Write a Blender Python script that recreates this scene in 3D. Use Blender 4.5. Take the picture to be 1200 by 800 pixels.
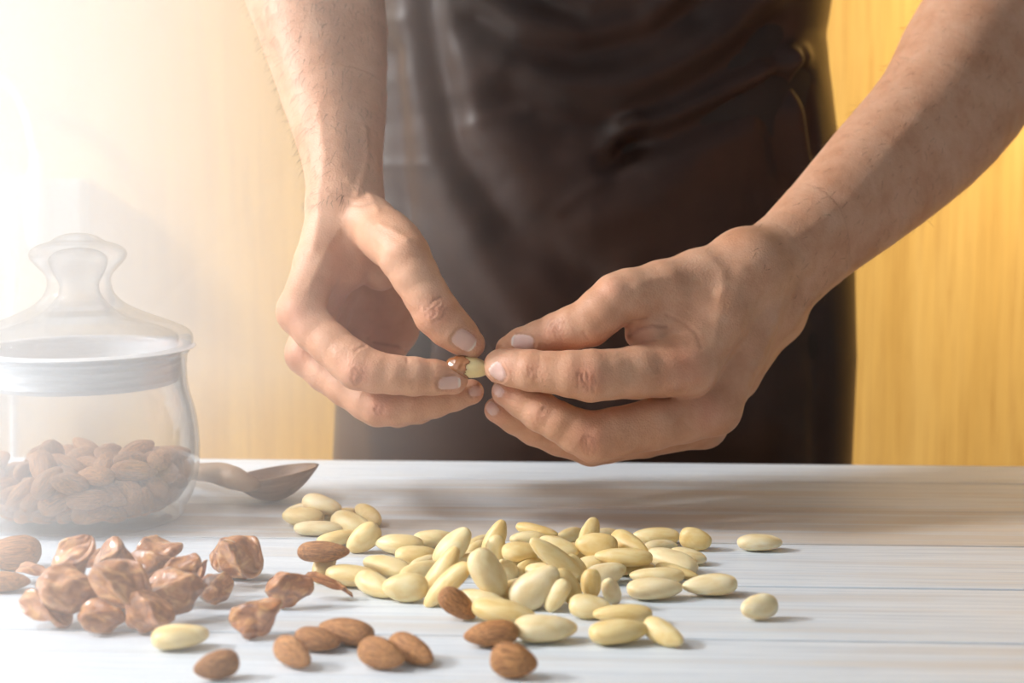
import bpy, bmesh, math, random
import numpy as np
from mathutils import Vector, Matrix

for o in list(bpy.data.objects):
    bpy.data.objects.remove(o)
S = bpy.context.scene
COL = S.collection
R = math.radians
TZ = 0.85            # height of the table top above the floor
CH = 0.19            # camera height above the table
PITCH = math.atan(200 / 1700.0)
F = 1700.0

# ------------------------------------------------------------------ camera
cam = bpy.data.cameras.new('camera')
camo = bpy.data.objects.new('camera', cam)
COL.objects.link(camo)
camo.location = (0, 0, TZ + CH)
camo.rotation_euler = (R(90) - PITCH, 0, 0)
cam.sensor_width = 36
cam.lens = F / 1200 * 36
cam.clip_start = 0.02
cam.dof.use_dof = True
cam.dof.focus_distance = 0.73
cam.dof.aperture_fstop = 7.5
S.camera = camo

# ------------------------------------------------------------------ world
w = bpy.data.worlds.new('world')
S.world = w
w.use_nodes = True
wn = w.node_tree
bg = wn.nodes['Background']
bg.inputs[0].default_value = (0.80, 0.90, 1.0, 1)
bg.inputs[1].default_value = 0.20

# ------------------------------------------------------------------ lights
def area(name, loc, target, size, energy, color, sy=None, spread=None):
    l = bpy.data.lights.new(name, 'AREA')
    l.energy = energy
    l.color = color
    l.size = size
    if sy:
        l.shape = 'RECTANGLE'
        l.size_y = sy
    if spread:
        l.spread = spread
    o = bpy.data.objects.new(name, l)
    COL.objects.link(o)
    o.location = loc
    d = Vector(target) - Vector(loc)
    o.rotation_euler = d.to_track_quat('-Z', 'Y').to_euler()
    return o

area('window_light', (-3.3, 0.36, TZ + 2.05), (0.0, 0.85, TZ), 0.50, 600, (1.0, 0.985, 0.965))
area('cabinet_light', (0.72, 1.24, TZ + 0.82), (0.64, 1.45, TZ + 0.30), 0.5, 5.5, (1.0, 0.86, 0.60), 0.06, R(75))
# added spot without a seen source, brightens the flare volume on the left
sp = bpy.data.lights.new('flare_spot', 'SPOT')
sp.energy = 760
sp.color = (1.0, 0.965, 0.92)
sp.spot_size = R(34)
sp.spot_blend = 1.0
sp.shadow_soft_size = 0.12
spo = bpy.data.objects.new('flare_spot', sp)
COL.objects.link(spo)
spo.location = (-1.15, 0.25, TZ + 1.5)
spo.rotation_euler = (Vector((-0.40, 0.58, TZ + 0.0)) - Vector(spo.location)).to_track_quat('-Z', 'Y').to_euler()

S.view_settings.view_transform = 'Standard'
S.view_settings.look = 'None'
S.view_settings.gamma = 1.0
S.view_settings.use_curve_mapping = False
S.view_settings.exposure = 0.12
S.cycles.volume_bounces = 1
S.cycles.transparent_max_bounces = 24
S.cycles.max_bounces = 8
S.cycles.volume_step_rate = 4.0

# ------------------------------------------------------------------ placing
FW = np.array([0, math.cos(PITCH), -math.sin(PITCH)])
UP = np.array([0, math.sin(PITCH), math.cos(PITCH)])
CP = np.array([0, 0, TZ + CH])

def ray(px, py):
    return FW + np.array([1, 0, 0]) * (px - 600) / F + UP * (400 - py) / F

def Wp(px, py, ycm):
    d = ray(px, py)
    return CP + d * (ycm * 0.01 / d[1])

def Gp(px, py, h=0.0):
    d = ray(px, py)
    return CP + d * ((h - CH) / d[2])

def pxm(p):
    return float(np.dot(np.asarray(p) - CP, FW)) / F      # metres per pixel there

def project(V):
    D = V - CP
    dep = D @ FW
    return 600 + D[:, 0] / dep * F, 400 - (D @ UP) / dep * F, dep

# ------------------------------------------------------------------ tagging
def tag(o, label=None, cat=None, group=None, kind=None):
    if label: o['label'] = label
    if cat: o['category'] = cat
    if group: o['group'] = group
    if kind: o['kind'] = kind
    return o

def empty(name, loc, rz=0.0):
    o = bpy.data.objects.new(name, None)
    o.empty_display_size = 0.02
    COL.objects.link(o)
    o.location = loc
    o.rotation_euler = (0, 0, rz)
    return o

def link_mesh(name, me, mat=None, parent=None, smooth=True):
    o = bpy.data.objects.new(name, me)
    COL.objects.link(o)
    if mat and not me.materials:
        me.materials.append(mat)
    if parent: o.parent = parent
    if smooth and len(me.polygons):
        me.polygons.foreach_set('use_smooth', [True] * len(me.polygons))
    return o

def np_mesh(name, V, Fq):
    me = bpy.data.meshes.new(name)
    V = np.asarray(V, dtype=np.float32); Fq = np.asarray(Fq, dtype=np.int32)
    n, k = Fq.shape
    me.vertices.add(len(V)); me.vertices.foreach_set('co', V.ravel())
    me.loops.add(n * k); me.loops.foreach_set('vertex_index', Fq.ravel())
    me.polygons.add(n)
    me.polygons.foreach_set('loop_start', np.arange(0, n * k, k, dtype=np.int32))
    me.polygons.foreach_set('loop_total', np.full(n, k, dtype=np.int32))
    me.update(calc_edges=True)
    return me

def bm_mesh(name, bm):
    me = bpy.data.meshes.new(name)
    bm.to_mesh(me); bm.free()
    return me

# ------------------------------------------------------------------ materials
class NT:
    def __init__(s, name):
        s.m = bpy.data.materials.new(name); s.m.use_nodes = True
        s.t = s.m.node_tree; s.b = s.t.nodes['Principled BSDF']
    def n(s, typ, **kw):
        nd = s.t.nodes.new(typ)
        for k, v in kw.items():
            if k.startswith('i_'):
                key = k[2:]
                nd.inputs[int(key) if key.isdigit() else key.replace('_', ' ')].default_value = v
            else: setattr(nd, k, v)
        return nd
    def l(s, a, b): s.t.links.new(a, b)
    def ramp(s, fac, stops):
        r = s.n('ShaderNodeValToRGB')
        e = r.color_ramp.elements
        while len(e) < len(stops): e.new(0.5)
        for q, (p, c) in zip(e, stops):
            q.position = p; q.color = (c[0], c[1], c[2], 1)
        s.l(fac, r.inputs[0]); return r.outputs[0]
    def mix(s, f, a, b, mode='MIX'):
        m = s.n('ShaderNodeMix', data_type='RGBA', blend_type=mode)
        for sock, v in ((m.inputs[0], f), (m.inputs[6], a), (m.inputs[7], b)):
            if hasattr(v, 'links'): s.l(v, sock)
            elif isinstance(v, (int, float)): sock.default_value = v
            else: sock.default_value = (v[0], v[1], v[2], 1)
        return m.outputs[2]
    def math(s, op, a, b=0.0, c=0.0, clamp=False):
        m = s.n('ShaderNodeMath', operation=op); m.use_clamp = clamp
        for sock, v in zip(m.inputs, (a, b, c)):
            if hasattr(v, 'links'): s.l(v, sock)
            else: sock.default_value = v
        return m.outputs[0]
    def noise(s, vec, scale, detail=4, rough=0.55, dist=0.0):
        n_ = s.n('ShaderNodeTexNoise'); n_.inputs['Scale'].default_value = scale
        n_.inputs['Detail'].default_value = detail; n_.inputs['Roughness'].default_value = rough
        n_.inputs['Distortion'].default_value = dist
        if vec is not None: s.l(vec, n_.inputs['Vector'])
        return n_.outputs['Fac']
    def coords(s, scale=(1, 1, 1), which='Object', rot=(0, 0, 0)):
        c = s.n('ShaderNodeTexCoord'); m = s.n('ShaderNodeMapping')
        m.inputs['Scale'].default_value = scale; m.inputs['Rotation'].default_value = rot
        s.l(c.outputs[which], m.inputs[0]); return m
    def bump(s, h, strength=0.3, dist=0.001):
        b = s.n('ShaderNodeBump'); b.inputs['Strength'].default_value = strength
        b.inputs['Distance'].default_value = dist
        s.l(h, b.inputs['Height']); s.l(b.outputs[0], s.b.inputs['Normal'])
    def set(s, **kw):
        for k, v in kw.items():
            s.b.inputs[k.replace('_', ' ')].default_value = v
        return s

def plain(name, col, rough=0.5, **kw):
    t = NT(name); t.set(Base_Color=(*col, 1), Roughness=rough, **kw); return t.m

def wall_wood():
    t = NT('wall_veneer'); m = t.coords((1, 1, 1), 'Object')
    a = t.n('ShaderNodeMapping'); a.inputs['Scale'].default_value = (420, 1, 9); t.l(m.outputs[0], a.inputs[0])
    b = t.n('ShaderNodeMapping'); b.inputs['Scale'].default_value = (46, 1, 1.6); t.l(m.outputs[0], b.inputs[0])
    f1 = t.noise(a.outputs[0], 1.0, 5, 0.65); f2 = t.noise(b.outputs[0], 1.0, 4, 0.6, 0.6)
    c = t.ramp(f2, [(0.25, (0.50, 0.285, 0.068)), (0.5, (0.56, 0.335, 0.090)), (0.78, (0.62, 0.39, 0.120))])
    c2 = t.ramp(f1, [(0.3, (0.70, 0.60, 0.46)), (0.5, (1, 1, 1)), (0.75, (1.12, 1.10, 1.05))])
    t.l(t.mix(0.8, c, c2, 'MULTIPLY'), t.b.inputs['Base Color'])
    t.set(Roughness=0.5); t.bump(f1, 0.15, 0.001); return t.m

def plank_paint(i, wear, warm):
    t = NT('plank_paint_%d' % i)
    m = t.coords((1, 1, 1)); off = (i * 3.7, i * 1.9, 0)
    def mp(sc):
        a = t.n('ShaderNodeMapping'); a.inputs['Scale'].default_value = sc
        a.inputs['Location'].default_value = off; t.l(m.outputs[0], a.inputs[0]); return a.outputs[0]
    fine = t.noise(mp((9, 420, 60)), 1.0, 6, 0.7)
    streak = t.noise(mp((2.2, 75, 20)), 1.0, 6, 0.62, 0.8)
    blotch = t.noise(mp((5, 13, 4)), 1.0, 4, 0.6, 0.4)
    f = t.math('ADD', t.math('MULTIPLY', streak, 0.62), t.math('ADD', t.math('MULTIPLY', blotch, 0.36), t.math('MULTIPLY', fine, 0.22)))
    paint = t.ramp(fine, [(0.30, (0.52, 0.58, 0.65)), (0.52, (0.70, 0.755, 0.81)), (0.75, (0.77, 0.82, 0.87))])
    wood = t.ramp(streak, [(0.3, (0.36, 0.30, 0.25)), (0.5, warm), (0.7, (0.62, 0.56, 0.49))])
    lo = 0.70 - wear * 0.22
    k = t.ramp(f, [(lo, (0, 0, 0)), (lo + 0.14, (1, 1, 1))])
    kk = t.math('MULTIPLY', k, 0.35 + 0.5 * wear)
    t.l(t.mix(kk, paint, wood), t.b.inputs['Base Color'])
    t.l(t.ramp(fine, [(0.3, (0.62,) * 3), (0.7, (0.40,) * 3)]), t.b.inputs['Roughness'])
    t.bump(t.math('ADD', fine, t.math('MULTIPLY', streak, 0.6)), 0.30, 0.0006)
    return t.m

def almond_skin():
    t = NT('almond_skin'); oi = t.n('ShaderNodeObjectInfo')
    m = t.coords((0.35, 2.6, 2.6)); m2 = t.coords((6, 6, 6))
    t.l(t.math('MULTIPLY', oi.outputs['Random'], 20), m.inputs['Location'])
    f = t.noise(m.outputs[0], 9.0, 5, 0.6, 0.5); g = t.noise(m2.outputs[0], 3.0, 3)
    c = t.ramp(f, [(0.38, (0.17, 0.055, 0.016)), (0.5, (0.45, 0.185, 0.060)), (0.64, (0.68, 0.34, 0.125))])
    tint = t.ramp(oi.outputs['Random'], [(0, (0.90, 0.84, 0.78)), (1, (1.2, 1.2, 1.15))])
    c = t.mix(1.0, c, tint, 'MULTIPLY')
    c = t.mix(t.math('MULTIPLY', g, 0.35), c, (0.52, 0.30, 0.15))
    t.l(c, t.b.inputs['Base Color']); t.set(Roughness=0.46, Subsurface_Weight=0.05, Subsurface_Scale=0.003)
    t.bump(f, 0.9, 0.0008); return t.m

def peeled():
    t = NT('peeled_almond'); oi = t.n('ShaderNodeObjectInfo')
    m = t.coords((1, 1, 1)); t.l(t.math('MULTIPLY', oi.outputs['Random'], 9), m.inputs['Location'])
    f = t.noise(m.outputs[0], 2.6, 3, 0.5, 0.4); g = t.noise(m.outputs[0], 14, 2)
    c = t.ramp(f, [(0.3, (0.76, 0.57, 0.27)), (0.55, (0.83, 0.69, 0.40)), (0.8, (0.87, 0.77, 0.53))])
    tint = t.ramp(oi.outputs['Random'], [(0, (0.95, 0.86, 0.66)), (0.5, (1, 0.98, 0.90)), (1, (1.04, 1.05, 1.14))])
    t.l(t.mix(1.0, c, tint, 'MULTIPLY'), t.b.inputs['Base Color'])
    t.set(Roughness=0.42, Subsurface_Weight=0.25, Subsurface_Scale=0.003, Subsurface_Radius=(1.0, 0.7, 0.3))
    t.bump(t.math('ADD', f, t.math('MULTIPLY', g, 0.15)), 0.4, 0.0005); return t.m

def husk_mat():
    t = NT('almond_husk'); oi = t.n('ShaderNodeObjectInfo')
    m = t.coords((1, 1, 1)); t.l(t.math('MULTIPLY', oi.outputs['Random'], 9), m.inputs['Location'])
    f = t.noise(m.outputs[0], 3.2, 5, 0.6, 0.8)
    c = t.ramp(f, [(0.32, (0.22, 0.070, 0.024)), (0.52, (0.46, 0.185, 0.065)), (0.74, (0.80, 0.46, 0.19))])
    t.l(c, t.b.inputs['Base Color'])
    t.set(Roughness=0.2, Subsurface_Weight=0.08, Subsurface_Scale=0.003)
    t.b.inputs['Coat Weight'].default_value = 0.9
    t.bump(f, 0.5, 0.0012); return t.m

def skin_mat():
    t = NT('human_skin'); m = t.coords((1, 1, 1))
    fine = t.n('ShaderNodeTexVoronoi'); fine.inputs['Scale'].default_value = 900; t.l(m.outputs[0], fine.inputs['Vector'])
    blot = t.noise(m.outputs[0], 42, 4, 0.6); sp_ = t.noise(m.outputs[0], 260, 4, 0.65)
    base = t.ramp(blot, [(0.3, (0.58, 0.285, 0.160)), (0.5, (0.68, 0.370, 0.230)), (0.72, (0.75, 0.45, 0.30))])
    base = t.mix(t.math('MULTIPLY', sp_, 0.35), base, (0.50, 0.235, 0.135))
    def at(n):
        a = t.n('ShaderNodeAttribute'); a.attribute_name = n; return a.outputs['Fac']
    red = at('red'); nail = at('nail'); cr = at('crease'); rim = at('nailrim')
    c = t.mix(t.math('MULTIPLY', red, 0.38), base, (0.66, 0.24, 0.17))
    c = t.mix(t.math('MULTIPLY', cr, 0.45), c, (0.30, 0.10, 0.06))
    c = t.mix(nail, c, (0.72, 0.47, 0.40))
    c = t.mix(rim, c, (0.84, 0.74, 0.66))
    t.l(c, t.b.inputs['Base Color'])
    t.l(t.math('SUBTRACT', 0.50, t.math('MULTIPLY', nail, 0.24)), t.b.inputs['Roughness'])
    t.set(Subsurface_Weight=0.16, Subsurface_Scale=0.006, Subsurface_Radius=(1.0, 0.35, 0.2))
    t.b.inputs['Specular IOR Level'].default_value = 0.42
    nn = t.math('SUBTRACT', 1.0, nail)
    h = t.math('MULTIPLY', t.math('ADD', t.math('MULTIPLY', fine.outputs['Distance'], 0.5), sp_), nn)
    t.bump(h, 0.4, 0.0007); return t.m

def apron_mat():
    t = NT('apron_cloth'); m = t.coords((1, 1, 1))
    f = t.noise(m.outputs[0], 22, 5, 0.6); g = t.noise(m.outputs[0], 1600, 2)
    c = t.ramp(f, [(0.3, (0.024, 0.0100, 0.0060)), (0.7, (0.042, 0.0185, 0.0115))])
    t.l(c, t.b.inputs['Base Color'])
    t.set(Roughness=0.48); t.b.inputs['Specular IOR Level'].default_value = 0.42
    t.b.inputs['Sheen Weight'].default_value = 0.12; t.b.inputs['Sheen Roughness'].default_value = 0.4
    t.b.inputs['Sheen Tint'].default_value = (0.8, 0.55, 0.4, 1)
    t.bump(t.math('ADD', t.math('MULTIPLY', g, 0.5), f), 0.25, 0.0006); return t.m

def glass_mat():
    # clear thin glass: what passes goes straight on, the rest mirrors by Fresnel
    t = NT('jar_glass'); nt = t.t
    tr = t.n('ShaderNodeBsdfTransparent')
    gl = t.n('ShaderNodeBsdfGlossy'); gl.inputs['Roughness'].default_value = 0.02
    lw = t.n('ShaderNodeLayerWeight'); lw.inputs[0].default_value = 0.5
    t.l(t.mix(t.math('POWER', lw.outputs['Facing'], 3.0), (0.975, 0.98, 0.985), (0.66, 0.70, 0.76)), tr.inputs[0])
    fr = t.math('ADD', 0.05, t.math('MULTIPLY', t.math('POWER', lw.outputs['Facing'], 3.0), 0.85))
    mx = t.n('ShaderNodeMixShader'); t.l(fr, mx.inputs[0]); t.l(tr.outputs[0], mx.inputs[1]); t.l(gl.outputs[0], mx.inputs[2])
    t.l(mx.outputs[0], nt.nodes['Material Output'].inputs[0]); return t.m

def seal_mat():
    t = NT('silicone_seal'); nt = t.t
    t.set(Base_Color=(0.93, 0.93, 0.93, 1), Roughness=0.35)
    tr = t.n('ShaderNodeBsdfTransparent'); mx = t.n('ShaderNodeMixShader'); mx.inputs[0].default_value = 0.86
    t.l(tr.outputs[0], mx.inputs[1]); t.l(t.b.outputs[0], mx.inputs[2])
    t.l(mx.outputs[0], nt.nodes['Material Output'].inputs[0]); return t.m

def spoon_mat():
    t = NT('spoon_wood'); m = t.coords((14, 90, 90)); f = t.noise(m.outputs[0], 2.0, 5, 0.6, 0.6)
    t.l(t.ramp(f, [(0.3, (0.20, 0.105, 0.055)), (0.55, (0.30, 0.17, 0.095)), (0.8, (0.42, 0.26, 0.15))]), t.b.inputs['Base Color'])
    t.set(Roughness=0.5); t.bump(f, 0.2, 0.0004); return t.m

M = dict(wall=wall_wood(), brown=almond_skin(), peeled=peeled(), husk=husk_mat(), skin=skin_mat(), apron=apron_mat(),
         glass=glass_mat(), seal=seal_mat(), spoon=spoon_mat(),
         white=plain('white_plastic', (0.80, 0.80, 0.78), 0.35), floor=plain('floor_tile', (0.32, 0.27, 0.22), 0.6),
         shirt=plain('dark_shirt', (0.025, 0.018, 0.015), 0.8), leg=plain('table_leg_wood', (0.45, 0.36, 0.27), 0.6),
         hair=plain('arm_hair', (0.16, 0.075, 0.035), 0.5), metal=plain('contact_metal', (0.5, 0.5, 0.48), 0.3, Metallic=1.0))

# ------------------------------------------------------------------ structure
def box_bm(x0, x1, y0, y1, z0, z1, bev=0.0, seg=2):
    bm = bmesh.new(); bmesh.ops.create_cube(bm, size=1)
    for v in bm.verts:
        v.co = Vector(((x0 + x1) / 2 + v.co.x * (x1 - x0), (y0 + y1) / 2 + v.co.y * (y1 - y0), (z0 + z1) / 2 + v.co.z * (z1 - z0)))
    if bev: bmesh.ops.bevel(bm, geom=bm.edges[:], offset=bev, segments=seg, profile=0.6, affect='EDGES')
    return bm

WY = 1.42
tag(link_mesh('wall_back', bm_mesh('wall_back', box_bm(-2.2, 2.4, WY, WY + 0.1, 0, 2.6)), M['wall'], smooth=False), kind='structure')
tag(link_mesh('floor', bm_mesh('floor', box_bm(-2.2, 2.4, -0.9, WY, -0.05, 0)), M['floor'], smooth=False), kind='structure')

# table of whitewashed planks, turned a little to the camera
table = empty('plank_table', (0, 0.58, 0), R(-2.6))
tag(table, 'whitewashed plank table carrying the jar, spoon and almonds', 'table')
seams = [-0.31, -0.232, -0.154, -0.077, 0.0, 0.077, 0.154, 0.230, 0.306, 0.362]
for i in range(9):
    wear = [0.4, 0.4, 0.4, 0.4, 0.45, 0.45, 0.9, 0.55, 0.4][i]
    warm = [(0.5, 0.45, 0.4)] * 6 + [(0.52, 0.45, 0.38), (0.52, 0.42, 0.31), (0.50, 0.44, 0.37)]
    rr = random.Random(i)
    dz = rr.uniform(-0.0006, 0.0)
    bm = box_bm(-0.95, 1.05, seams[i] + 0.0006, seams[i + 1] - 0.0006, TZ - 0.022, TZ + dz, 0.0012, 2)
    p = link_mesh('plank', bm_mesh('plank', bm), plank_paint(i, wear, warm[i]), table)
    p.data.polygons.foreach_set('use_smooth', [False] * len(p.data.polygons))
for sx in (-0.88, 0.98):
    for sy in (-0.27, 0.32):
        link_mesh('leg', bm_mesh('leg', box_bm(sx - 0.03, sx + 0.03, sy - 0.03, sy + 0.03, 0, TZ - 0.022, 0.004)), M['leg'], table, False)
bm = box_bm(-0.86, 0.96, -0.285, -0.262, TZ - 0.10, TZ - 0.023, 0.002)
link_mesh('apron_rail', bm_mesh('rail', bm), M['leg'], table, False)
bm = box_bm(-0.86, 0.96, 0.31, 0.333, TZ - 0.10, TZ - 0.023, 0.002)
link_mesh('apron_rail', bm_mesh('rail', bm), M['leg'], table, False)

# ------------------------------------------------------------------ signed-distance modelling
def smin(a, b, k):
    if k <= 0: return np.minimum(a, b)
    h = np.clip(0.5 + 0.5 * (b - a) / k, 0, 1)
    return b + (a - b) * h - k * h * (1 - h)

def cone(P, a, b, ra, rb):
    ba = b - a; L2 = float(ba @ ba)
    if L2 < 1e-12:
        d = P - a; return np.sqrt(np.einsum('ij,ij->i', d, d)) - max(ra, rb)
    pa = P - a
    t = np.clip((pa @ ba) / L2, 0, 1).astype(np.float32)
    d = pa - t[:, None] * ba
    return np.sqrt(np.einsum('ij,ij->i', d, d)) - (ra + (rb - ra) * t)

def chain(P, J, k):
    D = None
    for (a, ra), (b, rb) in zip(J[:-1], J[1:]):
        d = cone(P, a, b, ra, rb)
        D = d if D is None else smin(D, d, k)
    return D

def joints(L):
    out = []
    for px, py, y, r in L:
        p = Wp(px, py, y); out.append((p.astype(np.float32), r * pxm(p)))
    return out

def surface(f, lo, hi, h, B=8):
    """sparse surface nets of f over the box lo..hi"""
    lo = np.array(lo, dtype=np.float64); hi = np.array(hi, dtype=np.float64)
    nb = np.ceil((hi - lo) / (h * B)).astype(int)
    I = np.stack(np.meshgrid(*[np.arange(n) for n in nb], indexing='ij'), -1).reshape(-1, 3)
    C = lo + (I + 0.5) * (h * B)
    d = np.concatenate([f(c.astype(np.float32)) for c in np.array_split(C, max(1, len(C) // 200000))])
    I = I[np.abs(d) < h * B * 0.95 + h]
    g = np.stack(np.meshgrid(*[np.arange(B + 1)] * 3, indexing='ij'), -1).reshape(-1, 3)
    dims = nb * B + 2
    key = lambda c: (c[..., 0].astype(np.int64) * dims[1] + c[..., 1]) * dims[2] + c[..., 2]
    verts = []; keys = []; quads = []
    for Ib in np.array_split(I, max(1, len(I) // 600)):
        G = Ib[:, None, :] * B + g[None]
        val = f((lo + G.reshape(-1, 3) * h).astype(np.float32)).reshape(len(Ib), B + 1, B + 1, B + 1)
        s = val < 0
        cnt = np.zeros((len(Ib), B, B, B), np.float32); acc = np.zeros((len(Ib), B, B, B, 3), np.float32)
        for ax in range(3):
            o1, o2 = [q for q in range(3) if q != ax]
            for i1 in (0, 1):
                for i2 in (0, 1):
                    sl = [slice(None)] * 4; sl[ax + 1] = slice(0, B)
                    sl[o1 + 1] = slice(i1, B + i1); sl[o2 + 1] = slice(i2, B + i2)
                    s2 = list(sl); s2[ax + 1] = slice(1, B + 1)
                    va = val[tuple(sl)]; vb = val[tuple(s2)]
                    cr = (va < 0) != (vb < 0)
                    t = np.where(cr, va / np.where(cr, va - vb, 1), 0)
                    cnt += cr
                    acc[..., ax] += t * cr; acc[..., o1] += i1 * cr; acc[..., o2] += i2 * cr
        m = cnt > 0
        idx = np.argwhere(m)
        base = Ib[idx[:, 0]] * B + idx[:, 1:]
        verts.append(lo + (base + acc[m] / cnt[m][:, None]) * h); keys.append(key(base))
        for ax in range(3):
            sl = [slice(None), slice(0, B), slice(0, B), slice(0, B)]; s2 = list(sl); s2[ax + 1] = slice(1, B + 1)
            sa = s[tuple(sl)]; sb = s[tuple(s2)]
            e1 = np.zeros(3, int); e2 = np.zeros(3, int); e1[(ax + 1) % 3] = 1; e2[(ax + 2) % 3] = 1
            for inside, flip in ((sa & ~sb, False), (~sa & sb, True)):
                ii = np.argwhere(inside)
                if not len(ii): continue
                c = Ib[ii[:, 0]] * B + ii[:, 1:]
                q = np.stack([key(c), key(c - e1), key(c - e1 - e2), key(c - e2)], 1)
                quads.append(q[:, ::-1] if flip else q)
    K = np.concatenate(keys); V = np.concatenate(verts)
    K, ui = np.unique(K, return_index=True); V = V[ui]
    Q = np.concatenate(quads)
    J = np.searchsorted(K, Q); J = np.clip(J, 0, len(K) - 1)
    ok = (K[J] == Q).all(1)
    return V, J[ok]

def gradient(f, V, e=0.0004):
    V = V.astype(np.float32); g = np.zeros((len(V), 3), np.float32)
    for a in range(3):
        d = np.zeros(3, np.float32); d[a] = e
        g[:, a] = f(V + d) - f(V - d)
    n = np.linalg.norm(g, axis=1, keepdims=True); return g / np.maximum(n, 1e-9), n[:, 0] / (2 * e)

def snap(f, V, it=2):
    for _ in range(it):
        g, n = gradient(f, V)
        V = V - g * (f(V.astype(np.float32)) / np.maximum(n, 0.5))[:, None]
    return V

def resample(J, m):
    out = []
    for i in range(len(J) - 1):
        q = [J[max(i - 1, 0)], J[i], J[i + 1], J[min(i + 2, len(J) - 1)]]
        for k in range(m):
            t = k / m; c = [0.5 * (-t + 2 * t * t - t ** 3), 0.5 * (2 - 5 * t * t + 3 * t ** 3), 0.5 * (t + 4 * t * t - 3 * t ** 3), 0.5 * (-t * t + t ** 3)]
            out.append((sum(a * b[0] for a, b in zip(c, q)).astype(np.float32), sum(a * b[1] for a, b in zip(c, q))))
    return out + [J[-1]]
ARM_CHAINS = {10: (6, 7, 8, 9), 12: (9, 10, 11)}
class Hand:
    def __init__(s, palm, fingers, k_palm=0.009):
        s.palm = [joints(c) for c in palm]; s.fing = [(joints(c), k) for c, k in fingers]; s.kp = k_palm
        for i in ARM_CHAINS[len(s.palm)]: s.palm[i] = resample(s.palm[i], 3)
        s.arm = [s.palm[i] for i in ARM_CHAINS[len(s.palm)]]
        s.c = np.mean([c[0] for c in s.palm[0] + s.fing[0][0]], axis=0).astype(np.float32)
    def __call__(s, P):
        d = P - s.c; far = np.einsum('ij,ij->i', d, d) > 0.165 ** 2
        out = np.empty(len(P), np.float32)
        if (~far).any(): out[~far] = s.full(P[~far])
        if far.any():
            D = None; Q = P[far]
            for c in s.arm:
                e = chain(Q, c, 0); D = e if D is None else smin(D, e, s.kp)
            out[far] = D
        return out
    def full(s, P):
        D = None
        for c in s.palm:
            d = chain(P, c, 0 if any(c is a_ for a_ in s.arm) else 0.004); D = d if D is None else smin(D, d, s.kp)
        out = None
        for c, k in s.fing:
            d = smin(D, chain(P, c, 0.0022), k)
            out = d if out is None else smin(out, d, 0.0007)
        return out

# image-right hand and arm (the person's left)
RIGHT = Hand(
    palm=[
        [(870, 312, 80, 40), (838, 372, 78.3, 36), (806, 428, 77, 33)],
        [(885, 338, 81.5, 40), (864, 405, 80, 34), (838, 476, 78.5, 29)],
        [(896, 360, 83, 36), (862, 430, 82, 31), (826, 496, 81, 26)],
        [(902, 372, 84.5, 32), (860, 440, 84, 28), (806, 494, 84, 23)],
        [(868, 318, 80, 38), (820, 329, 79, 36), (775, 338, 77.8, 31), (742, 347, 77, 28)],
        [(815, 350, 79, 30), (782, 374, 78, 25), (760, 386, 77.4, 20), (748, 392, 77.2, 15)],
        [(880, 310, 80.5, 41), (926, 285, 83, 43), (1020, 192, 88, 55), (1089, 119, 92, 62), (1136, 41, 96, 68), (1205, -45, 99, 66)],
        [(904, 358, 83, 37), (946, 305, 84.5, 43), (1046, 218, 89, 56), (1117, 147, 93, 64), (1166, 66, 97, 70), (1205, -45, 99, 66)],
        [(908, 372, 84, 27), (914, 372, 84.2, 26)],
        [(1205, -45, 99, 66), (1110, -260, 106, 84), (1010, -470, 111, 100)],
    ],
    fingers=[
        ([(806, 430, 77, 33), (775, 434, 76.2, 31), (746, 436, 75.5, 31), (712, 439, 74.8, 29), (692, 440, 74.5, 30.5), (668, 438, 74.3, 27), (646, 436, 74.4, 24),
          (622, 434, 74.6, 24), (603, 431, 74.9, 22), (587, 429, 75.2, 20.5)], 0.007),
        ([(836, 480, 78.5, 30), (800, 489, 77.5, 30), (765, 497, 76.5, 30), (720, 507, 75.8, 29), (697, 512, 75.5, 30), (676, 505, 75.3, 26), (655, 494, 75.2, 23),
          (634, 483, 75.4, 23), (612, 470, 75.7, 19.5), (593, 459, 76, 17)], 0.007),
        ([(822, 498, 81, 26), (755, 512, 79.5, 24), (710, 519, 78.8, 23.5), (693, 521, 78.5, 24.5), (655, 513, 78, 20.5), (626, 502, 77.6, 19.5), (604, 491, 77.5, 17.5), (583, 480, 77.4, 15.5)], 0.007),
        ([(804, 496, 84, 23), (750, 508, 82.8, 20), (715, 508, 82, 20), (680, 500, 81, 17), (655, 492, 80.5, 15)], 0.006),
        ([(752, 345, 77.2, 28), (735, 346, 76.8, 29), (722, 349, 76.5, 28.5), (705, 365, 76.3, 28.5), (690, 378, 76.3, 28), (671, 384, 76.3, 25.5), (653, 389, 76.4, 22.5), (632, 397, 76.7, 21),
          (612, 404, 76.9, 20), (598, 410, 77, 17.5)], 0.007),
    ])
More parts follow.
